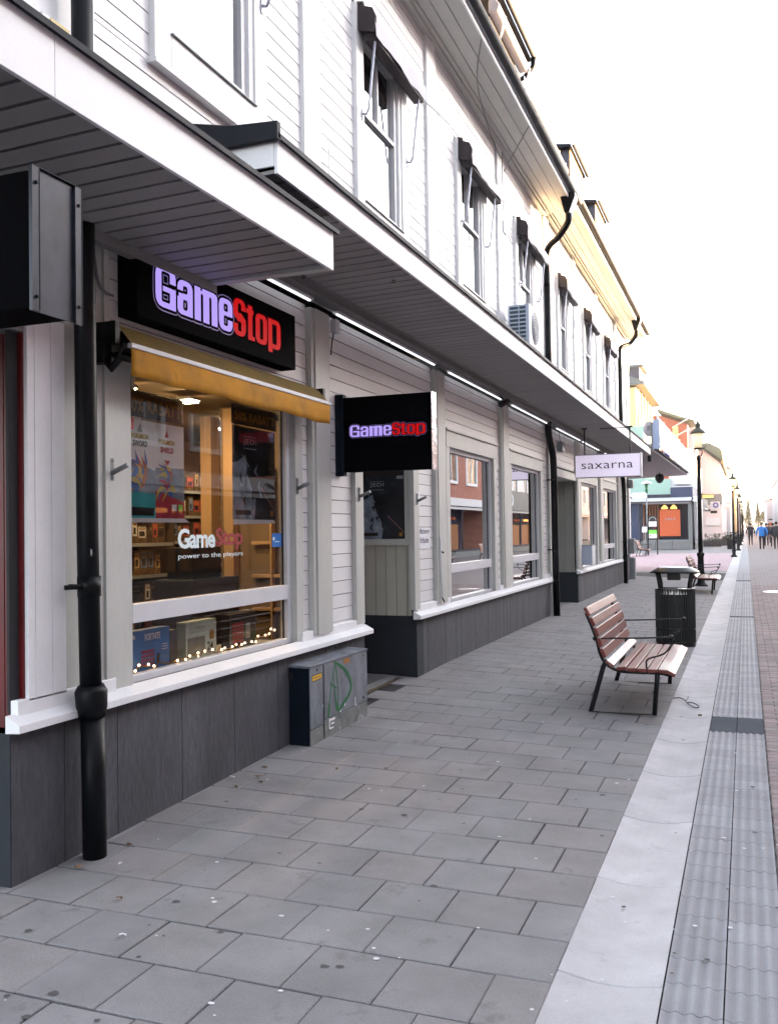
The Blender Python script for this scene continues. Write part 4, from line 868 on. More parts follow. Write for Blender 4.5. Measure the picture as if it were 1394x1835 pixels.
text(b, 'SWORD', (xx+.003, 4.36, 2.115), Y_, Z_, .135, .035, .02, 1, 'ink'); text(b, 'POKéMON', (xx+.003, 4.345, 2.16), Y_, Z_, .16, .03, .03, 1, 'poster_yellow')
text(b, 'SHIELD', (xx+.003, 4.625, 2.095), Y_, Z_, .135, .035, .02, 1, 'poster_red'); text(b, 'POKéMON', (xx+.003, 4.61, 2.145), Y_, Z_, .16, .03, .03, 1, 'poster_yellow')
pl(b, [(4.67, 2.19), (4.69, 2.235), (4.71, 2.19)], 'poster_red', xx+.002); pl(b, [(4.40, 2.20), (4.43, 2.25), (4.45, 2.20)], 'grey_text', xx+.002)
pl(b, [(4.665, 2.05), (4.695, 2.02), (4.725, 2.05)], 'poster_red', xx+.002)
for k in range(2): pl(b, [(4.735+k*.065, 1.745), (4.785+k*.065, 1.745), (4.785+k*.065, 1.785), (4.735+k*.065, 1.785)], ('chip_white', 'lime')[k], xx+.004)
b.build('sheet', 'poster_white', P_)
b = B(); pl(b, [(4.285, 1.675), (4.93, 1.675), (4.87, 1.70), (4.275, 1.70)], 'chip_white', XP+.003); b.build('tape_strip', 'chip_white', P_)
def rabatt(name, y0, y1, z0, z1, label):
    b = B().use('poster_band'); b.box(XP-.002, XP, y0, y1, z0, z1)
    text(b, '50% RABATT', (XP+.0015, y0+.04, z0+.03), Y_, Z_, y1-y0-.07, z1-z0-.075, .03, 1, 'gold_text'); tag(b.build(name, 'poster_band'), label, 'banner')
rabatt('sale_banner', 4.27, 4.875, 2.285, 2.44, 'dark discount banner with gold letters above the white-topped poster'); rabatt('sale_banner', 5.45, 6.09, 2.36, 2.50, 'dark discount banner with gold letters above the dark poster at the right of the window')
def jedi(p, O, U, W_, H_, seed):
    O = Vector(O); N = U.cross(Z_); b = B(); rect(b, O, U, Z_, W_, H_, 'poster_dark'); rnd = random.Random(seed)
    b.use('poster_grey'); O1 = O+N*.001; q = [(0, 0), (.48, 0), (.52, .2), (.33, .5), (.30, .70), (.12, .62), (0, .60)]; b.poly([O1+U*(a*W_)+Z_*(c*H_) for a, c in q])
    for k in range(14):
        a = rnd.uniform(.2, .7)*W_; c = rnd.uniform(.12, .5)*H_; stroke(b, [(a, c), (a+rnd.uniform(-.08, .08)*W_, c+.06*H_), (a+rnd.uniform(-.1, .1)*W_, c+.13*H_)], [.006, .03*W_*2, .003], O+N*(.002+k*.0002), U, Z_, ('poster_dark', 'poster_grey', 'poster_dark')[k % 3])
    stroke(b, [(.62*W_, .36*H_), (.97*W_, .10*H_)], [.008*W_*2, .006], O+N*.006, U, Z_, 'saber'); stroke(b, [(.20*W_, .70*H_), (.36*W_, .57*H_)], .007, O+N*.006, U, Z_, 'grey_text')
    text(b, 'JEDI', O+U*(.24*W_)+Z_*(.80*H_)+N*.003, U, Z_, .30*W_, .075*H_, .01, 1.1, 'grey_text'); rect(b, O+U*(.24*W_)+Z_*(.765*H_)+N*.003, U, Z_, .3*W_, .008*H_, 'grey_text'); rect(b, O+U*(.24*W_)+Z_*(.895*H_)+N*.003, U, Z_, .3*W_, .006*H_, 'grey_text')
    rect(b, O+U*(.86*W_)+Z_*(.04*H_)+N*.003, U, Z_, .07*W_, .06*H_, 'gold_text'); rect(b, O+U*(.82*W_)+Z_*(.93*H_)+N*.003, U, Z_, .14*W_, .05*H_, 'grey_text'); rect(b, O+U*(.05*W_)+Z_*(.05*H_)+N*.003, U, Z_, .35*W_, .05*H_, 'poster_band')
    b.build('sheet', 'poster_dark', p)
P_ = root('poster', (XP, 5.8, 1.7), 'dark film-style poster at the right of the shop window with a thin diagonal light streak', 'poster'); jedi(P_, (XP, 5.455, 1.70), Y_, .61, .65, 5)
b = B(); pl(b, [(5.46, 1.665), (6.06, 1.675), (6.02, 1.70), (5.45, 1.70)], 'chip_white', XP+.004); b.build('tape_strip', 'chip_white', P_)
P_ = root('poster', (-3.5, 8.84, 1.5), 'dark poster in the case inside the shop entrance, below the projecting black sign', 'poster'); jedi(P_, (-3.765, 8.842, 1.525), X_, .513, .665, 9)
b = B(); rect(b, (-3.765, 8.842, 2.19), X_, Z_, .513, .36, 'poster_band'); text(b, '50% RABATT', (-3.75, 8.840, 2.225), X_, Z_, .49, .09, .03, 1, 'gold_text'); b.build('heading', 'poster_band', P_)
# lettering and sticker on the glass
A = root('window_lettering', (-3.24, 5.1, 1.5), 'white and red shop lettering stuck on the glass with a small slogan under it', 'lettering')
b = B(); text(b, 'Game', (-3.2435, 4.775, 1.513), Y_, Z_, .425, .125, .030, .92, 'decal_white'); b.build('lettering', 'decal_white', A)
b = B(); text(b, 'Stop', (-3.2435, 5.207, 1.490), Y_, Z_, .345, .152, .030, .92, 'red_text'); b.build('lettering', 'red_text', A)
b = B(); text(b, 'power to the players', (-3.2435, 4.778, 1.442), Y_, Z_, .775, .040, .004, 1, 'decal_white'); b.build('slogan', 'decal_white', A)
b = B().use('calendar_blue'); b.box(-3.2445, -3.2435, 5.975, 6.12, 1.50, 1.60); b.use('decal_white'); b.box(-3.2434, -3.2433, 6.02, 6.09, 1.535, 1.542); b.ball((-3.2434, 6.0, 1.56), .014, 8, 6, (.1, 1, 1)); tag(b.build('window_sticker', 'calendar_blue'), 'small slate-blue sticker at the right edge of the shop window glass', 'sticker')
b = B().use('poster_red'); b.box(-3.246, -3.2445, 4.275, 4.35, 2.205, 2.275); b.use('chip_white'); b.box(-3.2443, -3.244, 4.31, 4.325, 2.22, 2.26); tag(b.build('window_sticker', 'poster_red'), 'small red square sticker at the upper left corner of the white-topped poster', 'sticker')
# display ledge with boxes and fairy lights
b = B().use('trim'); b.box(-3.62, -3.27, 4.2, 6.2, .70, .79); b.build('display_ledge', 'trim', WA)
A = root('calendar_box', (-3.36, 4.64, .79), 'blue game advent calendar box standing at the left of the window ledge', 'box')
b = B().use('calendar_blue'); b.box(-3.42, -3.35, 4.44, 4.83, .79, 1.035); text(b, 'FORTNITE', (-3.349, 4.58, .97), Y_, Z_, .155, .04, .02, .95, 'chip_white')
for i_ in range(4):
    for j in range(6): b.use('poster_red'); b.box(-3.3495, -3.3485, 4.545+j*.022, 4.560+j*.022, .82+i_*.025, .838+i_*.025)
b.use('ink'); b.box(-3.3495, -3.3485, 4.70, 4.725, .82, .88); b.use('chip_white')
for z in (.90, .915, .93): b.box(-3.3495, -3.3485, 4.75, 4.81, z, z+.004)
b.ball((-3.35, 4.475, 1.0), .014, 8, 6, (.1, 1, 1)); b.build('carton', 'calendar_blue', A)
A = root('calendar_box', (-3.36, 5.19, .79), 'pale green advent calendar box marked 24 in the middle of the window ledge', 'box')
b = B().use('calendar_pale'); b.box(-3.42, -3.35, 5.01, 5.37, .79, 1.035); text(b, '24', (-3.349, 5.26, .83), Y_, Z_, .07, .055, .02, 1, 'ink'); b.use('alu_dark'); b.box(-3.3495, -3.3485, 5.03, 5.23, .82, .93); b.use('gold_text'); b.box(-3.3495, -3.3485, 5.29, 5.34, .90, .96)
text(b, 'Happy', (-3.349, 5.12, .975), Y_, Z_, .12, .035, .0, 1, 'grey_text'); b.build('carton', 'calendar_pale', A)
A = root('calendar_box', (-3.37, 5.75, .79), 'dark advent calendar box with red windows at the right of the window ledge', 'box')
b = B().use('calendar_dark'); b.box(-3.43, -3.36, 5.56, 5.93, .79, 1.035)
for i_ in range(5):
    for j in range(5): b.use('poster_red'); b.box(-3.3595, -3.3585, 5.60+j*.03, 5.622+j*.03, .83+i_*.03, .852+i_*.03)
b.use('grey_text'); b.box(-3.3595, -3.3585, 5.78, 5.84, .85, .96); b.use('plant_green'); b.box(-3.3595, -3.3585, 5.86, 5.92, .83, .9); b.build('carton', 'calendar_dark', A)
b = B().use('calendar_dark'); b.box(-3.45, -3.38, 4.88, 4.96, .79, 1.0); tag(b.build('narrow_box', 'calendar_dark', bevel=.002), 'narrow dark upright box between the blue and the pale calendar boxes', 'box')
A = root('string_lights', (-3.3, 5.2, .82), 'warm string of fairy lights along the bottom of the shop window', 'string lights')
pts = [(-3.30+.015*math.sin(k*1.7), 4.28+k*.063, .825+.012*math.sin(k*2.3)+(.0 if k < 24 else (k-24)*.012)) for k in range(30)]
b = B().use('gold_text'); b.tube(catmull(pts, 3), .004, 5); b.build('wire', 'gold_text', A)
b = B(); b.ball((0, 0, 0), .0075, 8, 6); b0 = b.build('bulb', 'fairy', A); b0.location = Vector(pts[0])-Vector((-3.3, 5.2, .82))
for p in pts[1:]:
    if random.random() < .18: continue
    c = b0.copy(); sc.collection.objects.link(c); c.parent = A; c.location = Vector(p)+Vector((random.uniform(0, .02), random.uniform(-.02, .02), random.uniform(0, .015)))-Vector((-3.3, 5.2, .82))
# shop interior
b = B().use('interior'); ix0, ix1 = -6.6, -3.30
b.poly([(ix0, 3.75, .1), (ix0, 10, .1), (ix0, 10, 2.78), (ix0, 3.75, 2.78)]); b.poly([(ix0, 3.75, .1), (ix1, 3.75, .1), (ix1, 3.75, 2.78), (ix0, 3.75, 2.78)]); b.poly([(ix0, 10, .1), (-4.55, 10, .1), (-4.55, 10, 2.78), (ix0, 10, 2.78)])
b.poly([(ix0, 3.75, 2.78), (ix1, 3.75, 2.78), (ix1, 10, 2.78), (ix0, 10, 2.78)]); b.poly([(ix1, 6.2, .1), (ix1, 7.4, .1), (ix1, 7.4, 2.78), (ix1, 6.2, 2.78)]); b.poly([(-4.55, 7.4, .1), (-3.3, 7.4, .1), (-3.3, 7.4, 2.78), (-4.55, 7.4, 2.78)]); b.poly([(-4.55, 7.4, .1), (-4.55, 10, .1), (-4.55, 10, 2.78), (-4.55, 7.4, 2.78)])
b.poly([(ix1, 3.75, .1), (ix1, 6.2, .1), (ix1, 6.2, .74), (ix1, 3.75, .74)]); b.use('interior_floor'); b.poly([(ix0, 3.75, .1), (ix1, 3.75, .1), (ix1, 10, .1), (ix0, 10, .1)])
b.build('shop_room', 'interior', WA)
BOX = {}
def stock(x, y0, y1, zs, axis, label, group, big=1.0):
    """shelf unit with rows of small cartons; axis y: shelf runs along y and faces +x, axis x: runs along x and faces -y"""
    S = root('shelf_unit', (x, y0, .1), label, 'shelf')
    b = B().use('shelf'); L_ = y1-y0
    def bx(a0, a1, d0, d1, z0, z1):
        if axis == 'y': b.box(x-d1, x-d0, y0+a0, y0+a1, z0, z1)
        else: b.box(x+a0, x+a1, y0+d0, y0+d1, z0, z1)
    if axis == 'x': L_ = big_L
    bx(-.02, 0, 0, .32, .1, zs[-1]+.34); bx(L_, L_+.02, 0, .32, .1, zs[-1]+.34); bx(0, L_, .30, .32, .1, zs[-1]+.34)
    for z in zs: bx(0, L_, 0, .3, z-.02, z)
    b.use('grey_text')
    for z in zs: bx(0, L_, -.004, 0, z-.025, z+.004)
    b.build('rack', 'shelf', S)
    for z in zs:
        a = .02
        while a < L_-.12:
            w_ = random.choice([.095, .115, .14]); h_ = random.choice([.16, .18, .21]); fm = random.choice(['box_front', 'box_front', 'carton_blue', 'carton_red', 'carton_white', 'carton_black']); key = (axis, w_, h_, fm)
            if key not in BOX:
                bb = B().use('box_brown')
                if axis == 'y': bb.box(-.1, 0, 0, w_-.008, 0, h_); bb.use(fm); bb.box(0, .002, .012, w_-.02, h_*.3, h_*.92); bb.use('ink'); bb.box(.002, .003, .025, w_-.04, h_*.38, h_*.65); bb.use('gold_text'); bb.box(.002, .003, .02, w_-.03, h_*.74, h_*.80)
                else: bb.box(0, w_-.008, 0, .1, 0, h_); bb.use(fm); bb.box(.012, w_-.02, -.002, 0, h_*.3, h_*.92); bb.use('ink'); bb.box(.03, w_-.04, -.003, -.002, h_*.38, h_*.75)
                o = bb.build('toy_box', 'box_brown'); BOX[key] = o
            else:
                o = BOX[key].copy(); sc.collection.objects.link(o)
            d = random.uniform(.01, .05)
            o.location = (x-d, y0+a, z) if axis == 'y' else (x+a, y0+d, z)
            tag(o, group[0], 'box', group[1]); a += w_+random.choice([0, .004, .02])
big_L = 1.5
stock(-4.75, 6.0, 6.92, [.45, .72, .99, 1.26, 1.53, 1.80, 2.07], 'y', 'tall dark shelf unit of small boxes seen through the left of the shop window', ('small boxed toy on the dark shelves in the left half of the shop window', 'boxed toys on the left shelves'))
stock(-5.6, 8.05, 9.5, [.45, .72, .99, 1.26, 1.53, 1.80, 2.07], 'y', 'farther shelf unit of boxes seen through the middle of the shop window', ('small boxed toy on the farther shelves in the middle of the shop window', 'boxed toys on the farther shelves'))
b = B().use('wood_light'); b.box(-4.45, -4.35, 7.28, 7.39, .1, 2.75); b.box(-4.2, -3.4, 7.34, 7.39, .9, .93); b.box(-4.2, -3.4, 7.34, 7.39, 1.2, 1.23); b.box(-4.2, -3.4, 7.34, 7.39, 1.5, 1.53); b.box(-3.72, -3.68, 7.30, 7.39, .1, 2.4); b.box(-4.0, -3.98, 7.32, 7.39, .1, 2.2); tag(b.build('wooden_rack', 'wood_light', bevel=.003), 'pale wooden posts and rails inside the right side of the shop window', 'rack')
b = B().use('wood_light'); b.box(-4.95, -4.83, 7.68, 7.84, .1, 2.75); tag(b.build('wooden_post', 'wood_light', bevel=.003), 'pale wooden post in the middle of the shop, warm lit from above', 'post')
b = B().use('calendar_dark'); b.box(-4.3, -3.95, 6.0, 6.7, .1, 1.25); b.use('ink'); b.box(-4.25, -4.0, 6.1, 6.5, 1.25, 1.5); tag(b.build('counter', 'calendar_dark', bevel=.01), 'dark display cabinet inside the shop behind the window lettering', 'counter')
for k, (x, y, l) in enumerate(((-4.3, 6.5, 'warm ceiling lamp just inside the shop window between the two posters'), (-5.2, 6.6, 'added warm ceiling lamp over the dark left shelves, to light the shop'), (-5.1, 8.4, 'added warm ceiling lamp farthest inside, to light the depth of the shop'), (-4.35, 5.72, 'warm ceiling lamp behind the left poster of the shop window'))):  # the two lamps deeper inside are added to light the shop
    A = root('ceiling_lamp', (x, y, 2.7), l, 'lamp'); b = B().use('warm_lamp'); b.box(x-.06, x+.06, y-.06, y+.06, 2.70, 2.715); b.build('diffuser', 'warm_lamp', A); b = B().use('alu'); b.box(x-.075, x+.075, y-.075, y+.075, 2.715, 2.74); b.build('housing', 'alu', A)
b = B().use('ac_white'); b.box(-3.95, -3.85, 5.15, 5.25, 2.25, 2.42); b.use('ink'); b.ball((-3.85, 5.2, 2.36), .02, 8, 6); b.use('ac_white'); b.box(-3.92, -3.88, 5.18, 5.22, 2.42, 2.78); tag(b.build('loudspeaker', 'ac_white', bevel=.006), 'small white device hanging from the shop ceiling between the posters', 'device')
# things standing inside the other ground floor windows
b = B().use('calendar_pale'); b.box(-3.62, -3.60, 10.3, 11.2, .78, 1.04); b.use('poster_yellow'); b.box(-3.599, -3.597, 10.7, 10.85, .82, 1.0); tag(b.build('window_display', 'calendar_pale'), 'pale printed board standing low inside the first mirrored shop window', 'board')
b = B().use('paper'); b.box(-3.34, -3.335, 19.28, 21.0, .82, 1.14); tag(b.build('window_display', 'paper'), 'white sheet behind the low panes of the window behind the pale mailbox', 'sheet')
b = B().use('paper'); b.box(-3.34, -3.335, 22.4, 23.5, .82, 1.14); tag(b.build('window_display', 'paper'), 'white sheet behind the low panes of the last ground floor window', 'sheet')
for y, l in ((19.9, 'leafy plant inside the window behind the pale hanging sign'), (23.3, 'small leafy plant with pink flowers in the last ground floor window')):
    A = root('pot_plant', (-3.6, y, 1.0), l, 'plant'); b = B().use('plant_green'); rnd = random.Random(int(y))
    for k in range(120):
        a, e, r_ = rnd.uniform(0, 6.3), rnd.uniform(-.6, 1.4), rnd.uniform(.05, .24); c = Vector((r_*math.cos(a)*.5, r_*math.sin(a), .3+.45*e*.5+r_*.3)); u = Vector((rnd.uniform(-1, 1), rnd.uniform(-1, 1), rnd.uniform(-1, 1))).normalized()*.05; v = u.cross(Vector((rnd.random(), rnd.random(), 1))).normalized()*.02
        c += Vector((-3.6, y, 1.0)); b.poly([c-u, c+v, c+u, c-v])
    b.build('leaves', 'plant_green', A); b = B().use('stone'); b.lathe([(.07, .0), (.1, .18), (.11, .18)], -3.6, y, 14, .85); b.build('pot', 'stone', A)
A = root('mailbox', (-3.1, 18.9, 1.0), 'pale blue-white box fixed in front of the window behind the hanging sign', 'mailbox')
b = B().use('ac_white'); b.box(-3.15, -2.93, 18.95, 19.35, .86, 1.26); b.use('ac_blue'); b.box(-3.148, -2.932, 18.945, 18.95, .865, 1.255); b.build('housing', 'ac_white', A, bevel=.006); b = B().use('alu_dark'); b.box(-3.16, -2.92, 18.94, 19.36, 1.26, 1.275); b.build('lid', 'alu_dark', A)

# ================================================================= STREET CABINET
CB = root('street_cabinet', (-3.06, 6.7, 0), 'low grey electrical cabinet with green graffiti by the shop entrance', 'utility cabinet')
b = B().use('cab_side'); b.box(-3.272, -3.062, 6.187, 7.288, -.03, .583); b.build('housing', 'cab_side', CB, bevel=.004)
b = B().use('cab'); b.prism([(-3.275, .592), (-3.05, .583), (-3.046, .600), (-3.275, .612)], 'y', 6.182, 7.295); b.build('top_plate', 'cab', CB, bevel=.002)
b = B().use('cab'); b.box(-3.062, -3.053, 6.188, 6.412, .128, .580); b.build('door', 'cab', CB, bevel=.003)
b = B().use('cab'); b.box(-3.062, -3.053, 6.436, 7.288, .160, .580); b.use('ink'); b.ball((-3.052, 7.2, .2), .010, 8, 6); b.ball((-3.052, 7.2, .555), .006, 8, 6); b.build('door', 'cab', CB, bevel=.003)
b = B().use('cab_base'); b.box(-3.062, -3.054, 6.188, 6.412, -.03, .122); b.box(-3.062, -3.054, 6.436, 7.288, -.03, .154); b.build('base_panel', 'cab_base', CB, bevel=.003)
b = B().use('ink'); b.tube([(-3.222, 6.187, .519), (-3.222, 6.178, .519)], .030, 16); b.tube([(-3.052, 6.303, .56), (-3.049, 6.303, .56)], .01, 10); b.build('lock', 'ink', CB)
b = B(); O = (-3.0515, 0, 0); g = 'green_paint'
stroke(b, catmull([(6.64, .575), (6.60, .50), (6.566, .424), (6.52, .28), (6.498, .165)], 4), [.012]*8+[.016]*5+[.035]*4, O, Y_, Z_, g)
stroke(b, catmull([(6.602, .50), (6.612, .371), (6.64, .26), (6.665, .185)], 4), [.010]*5+[.02]*4+[.035]*4, (-3.0512, 0, 0), Y_, Z_, g); stroke(b, catmull([(6.62, .57), (6.66, .50), (6.675, .418), (6.685, .30), (6.68, .2)], 4), .014, (-3.0509, 0, 0), Y_, Z_, g)
stroke(b, catmull([(6.62, .575), (6.70, .545), (6.797, .500), (6.90, .425), (6.945, .344), (6.90, .278), (6.79, .225), (6.68, .175)], 5), [.018+.016*min(1, k/14) for k in range(36)], (-3.0506, 0, 0), Y_, Z_, g)
stroke(b, [(6.53, .427), (6.56, .40), (6.59, .398), (6.653, .365)], .014, (-3.0503, 0, 0), Y_, Z_, g); b.build('graffiti', g, CB); b = B(); stroke(b, [(6.21, .37), (6.25, .2), (6.30, .14), (6.38, .15)], .004, O, Y_, Z_, g); stroke(b, [(6.22, .16), (6.30, .28), (6.39, .38)], .004, O, Y_, Z_, g)
b.build('scribble', g, CB)
b = B().use('chip_white'); x = -3.0508; e = B
for (ya, yb, za, zb) in ((6.508, 6.524, .070, .150), (6.524, 6.618, .128, .145), (6.545, 6.60, .098, .112), (6.524, 6.59, .066, .078), (7.020, 7.030, .165, .232), (7.03, 7.05, .16, .17), (6.805, 6.822, .195, .225), (6.70, 6.74, .165, .182), (6.40, 6.405, .26, .28)):
    b.box(x-.001, x, ya, yb, za, zb)
b.build('letter_remains', 'chip_white', CB)
b = B().use('ink'); b.prism([(6.218, .478), (6.388, .483), (6.392, .530), (6.222, .528)], 'x', -3.0525, -3.0515); b.use('sticker_yellow'); b.prism([(6.224, .484), (6.382, .489), (6.384, .524), (6.228, .522)], 'x', -3.0515, -3.051)
text(b, 'VARNING', (-3.0508, 6.24, .495), Y_, Z_, .125, .018, .01, 1, 'ink'); b.build('warning_label', 'sticker_yellow', CB)
b = B().use('sticker_orange'); b.box(-3.0525, -3.0512, 6.80, 6.92, .535, .575); b.build('worn_label', 'sticker_orange', CB)
CB.scale = (.975,)*3; CB.location = (-2.984, 6.533, .040)
# ================================================================= BENCHES
def make_bench(label):
    A = root('park_bench', (0, 0, 0), label, 'bench', 'red slatted benches')
    L_ = 1.76; prof = [(-.315, .872, 62), (-.270, .785, 66), (-.238, .695, 72), (-.212, .605, 74), (-.185, .518, 68), (-.135, .435, 38), (-.050, .402, 6), (.035, .396, 2), (.120, .393, 0), (.205, .392, 0), (.290, .392, -4), (.362, .375, -28)]
    for k, (x, z, a) in enumerate(prof):
        a = R(a if k < 6 else a); w_ = .078/2; t = .030
        dx, dz = math.cos(a), -math.sin(a) if k < 6 else math.sin(a)
        nx, nz = (math.sin(a), math.cos(a)) if k < 6 else (-math.sin(a), math.cos(a))
        c = [(x-dx*w_, z-dz*w_), (x+dx*w_, z+dz*w_), (x+dx*w_-nx*t, z+dz*w_-nz*t), (x-dx*w_-nx*t, z-dz*w_-nz*t)]
        b = B().use('bench_wood'); b.prism(c, 'y', 0, L_, random.uniform(.85, 1.15)); b.build('slat', 'bench_wood', A, bevel=.006)
    for y in (.10, L_-.10):
        b = B().use('bench_iron'); pts = catmull([(-.335, .86), (-.285, .74), (-.245, .62), (-.215, .50), (-.165, .42), (-.06, .368), (.10, .36), (.28, .36), (.35, .345)], 4)
        b.tube([(x-.018, y, z-.014) for x, z in pts], .014, 8); b.build('seat_bracket', 'bench_iron', A, bevel=0)
    for y, s in ((.05, 1), (L_-.05, 1)):
        b = B().use('bench_iron'); b.tube(catmull([(-.165, y, .45), (-.20, y, .40), (-.245, y, .25), (-.318, y, .0)], 5), .021, 12); b.build('leg', 'bench_iron', A)
        b = B().use('bench_iron'); b.tube([(.245, y, .37), (.24, y, .30), (.212, y, .0)], .021, 12); b.build('leg', 'bench_iron', A)
        b = B().use('bench_iron'); b.box(-.318, .212, y-.02, y+.02, .0, .009); b.build('foot_bar', 'bench_iron', A)
        b = B().use('bench_iron'); b.tube(catmull([(-.265, y, .632), (.15, y, .648), (.30, y, .656), (.355, y, .645), (.36, y, .60), (.30, y, .52), (.17, y, .47), (.155, y, .42), (.16, y, .37)], 5), .0075, 8)
        b.ball((-.27, y, .632), .022, 12, 8); b.ball((.362, y, .655), .024, 12, 8); b.ball((.158, y, .362), .018, 10, 8); b.build('armrest', 'bench_iron', A)
    b = B().use('ink'); 
    for q in (.60, .83): b.ball((-.330, q, .875), .010, 8, 6)
    b.build('bolt', 'ink', A)
    return A
bn = make_bench('near red slatted bench beside the pale channel, the closest one to the camera'); place(bn, (-.965, 8.0, .02))
place(dup(bn), (-1.0, 23.0, 0), 0, 'second red bench, by the foot of the nearest lamp post behind the litter bin')
place(dup(bn), (-5.52, 53.5, 0), 0, 'small distant red bench in front of the notice board on the pink plaza')
place(dup(bn), (6.2, 40.0, 0), math.pi, 'bench across the street, seen only mirrored in the shop window')
place(dup(bn), (6.2, 48.0, 0), math.pi, 'another bench farther along across the street, out of direct view')
# ================================================================= BIN
BN = root('litter_bin', (-.92, 13.07, 0), 'black slatted litter bin with a domed canopy behind the near bench', 'bin', 'black litter bins')
cx, cy = -.918, 13.08; ex, ey = .25, .22
def oval(n, rx, ry, pw=3.2):
    o = []
    for q in range(n): a = 2*math.pi*q/n; c, s = math.cos(a), math.sin(a); o.append((cx+rx*math.copysign(abs(c)**(2/pw), c), cy+ry*math.copysign(abs(s)**(2/pw), s)))
    return o
b = B().use('bin_black'); b.prism(oval(40, ex-.02, ey-.02), 'z', .04, .70); b.build('liner', 'bin_black', BN)
b = B().use('bin_black')
for (x, y) in oval(44, ex, ey): b.box(x-.009, x+.009, y-.009, y+.009, .05, .765)
b.build('slat_cage', 'bin_black', BN); b = B().use('bin_black'); b.prism(oval(40, ex+.008, ey+.008), 'z', .0, .06); b.build('base', 'bin_black', BN, bevel=.004)
b = B().use('bin_black')
for z in (.22, .755):
    b = B().use('bin_black')
    o = oval(40, ex+.01, ey+.01); o2 = oval(40, ex-.03, ey-.03); i = len(b.v)
    for zz in (z, z+.022): b.v += [(x, y, zz) for x, y in o] + [(x, y, zz) for x, y in o2]
    for q in range(40): w_ = (q+1) % 40; b.face((i+q, i+w_, i+80+w_, i+80+q)); b.face((i+80+q, i+80+w_, i+120+w_, i+120+q)); b.face((i+40+w_, i+40+q, i+120+q, i+120+w_)); b.face((i+w_, i+q, i+40+q, i+40+w_))
    b.build('hoop', 'bin_black', BN)
b = B().use('chrome'); b.prism([(cx+.05, cy-.22), (cx+.21, cy-.22), (cx+.21, cy-.12), (cx+.05, cy-.12)], 'z', .777, .785); b.build('rim_plate', 'chrome', BN)
b = B().use('bin_black')
for (x, y) in ((-.2, -.15), (.2, -.15), (-.2, .15), (.2, .15)): b = B().use('bin_black'); b.tube(catmull([(cx+x*.95, cy+y, .62), (cx+x*.95, cy+y, .80), (cx+x*1.02, cy+y, .90), (cx+x*1.12, cy+y, 1.0)], 4), .022, 8); b.build('post', 'bin_black', BN)
b = B().use('bin_black'); i = len(b.v); n = 40; rings = []
for (f, z) in ((1.28, .985), (1.30, .998), (1.26, 1.008), (1.12, 1.028), (.95, 1.048), (.86, 1.062), (.83, 1.060), (.5, 1.055), (.01, 1.054)):
    rings.append(len(b.v)); b.v += [(x, y, z) for x, y in oval(n, ex*f, ey*f*1.1, 2.6)]
for k in range(len(rings)-1):
    b.use('bin_lid' if k > 5 else 'bin_black')
    for q in range(n): w_ = (q+1) % n; b.face((rings[k]+q, rings[k]+w_, rings[k+1]+w_, rings[k+1]+q), 1, True)
b.use('bin_black'); b.face(tuple(rings[0]+q for q in range(n))[::-1]); b.build('lid', 'bin_black', BN)
b = B().use('bin_black'); b.box(cx-.09, cx+.08, cy-.13, cy-.03, .89, .985); b.build('ashtray', 'bin_black', BN, bevel=.004)
b2 = dup(BN); place(b2, (-1.03+.0, 70.0, 0), 0, 'small distant litter bin beside the second lamp post'); b3 = dup(BN); place(b3, (-.95, 92, 0), 0, 'farther litter bin among the distant posts along the channel')
# ================================================================= LAMPS
def make_lamp(label):
    A = root('street_lamp', (0, 0, 0), label, 'street lamp', 'old-style street lamps along the channel')
    b = B().use('black_metal'); b.lathe([(.175, 0), (.175, .04), (.15, .07), (.10, .12), (.085, .22), (.105, .34), (.085, .42), (.078, .80), (.10, .86), (.10, .90), (.06, .93), (.05, 1.0)], 0, 0, 20); b.build('base', 'black_metal', A)
    b = B().use('black_metal'); b.lathe([(.062, .95), (.055, 2.0), (.048, 3.3), (.05, 3.42), (.065, 3.45), (.05, 3.48), (.03, 3.54)], 0, 0, 16); b.build('post', 'black_metal', A)
    b = B().use('black_metal')
    for k in range(4): a = R(45+90*k); b.tube(catmull([(.03*math.cos(a), .03*math.sin(a), 3.50), (.10*math.cos(a), .10*math.sin(a), 3.53), (.135*math.cos(a), .135*math.sin(a), 3.62), (.10*math.cos(a), .10*math.sin(a), 3.70)], 4), .010, 6)
    b.lathe([(.115, 3.70), (.12, 3.72), (.10, 3.74)], 0, 0, 20); b.tube([(.10, 0, 3.72), (.17, .0, 3.74), (.185, 0, 3.80)], .012, 6); b.build('cradle', 'black_metal', A)
    b = B().use('lamp_glass'); b.lathe([(.085, 3.74), (.115, 3.9), (.15, 4.12)], 0, 0, 20); b.build('lantern_glass', 'lamp_glass', A)
    b = B().use('lamp_green'); b.lathe([(.20, 4.125), (.205, 4.135), (.19, 4.17), (.14, 4.23), (.085, 4.26), (.06, 4.30), (.075, 4.34), (.07, 4.37), (.04, 4.41), (.015, 4.47), (.004, 4.50)], 0, 0, 24); b.build('hat', 'lamp_green', A)
    return A
lp = make_lamp('nearest black street lamp with a domed hat, behind the second bench'); place(lp, (-1.15, 26.0, 0))
for k, (x, y, l) in enumerate(((-.62, 52, 'second street lamp along the channel, half the height of the nearest in view'), (-.5, 66, 'third street lamp in the row, just right of the second'), (-.45, 84, 'fourth street lamp in the row'), (-.4, 104, 'fifth street lamp in the row, small and pale'),
                               (-.4, 128, 'sixth street lamp in the row, tiny'), (-.4, 160, 'last street lamp in the row before the trees'))): place(dup(lp), (x, y, 0), 0, l)

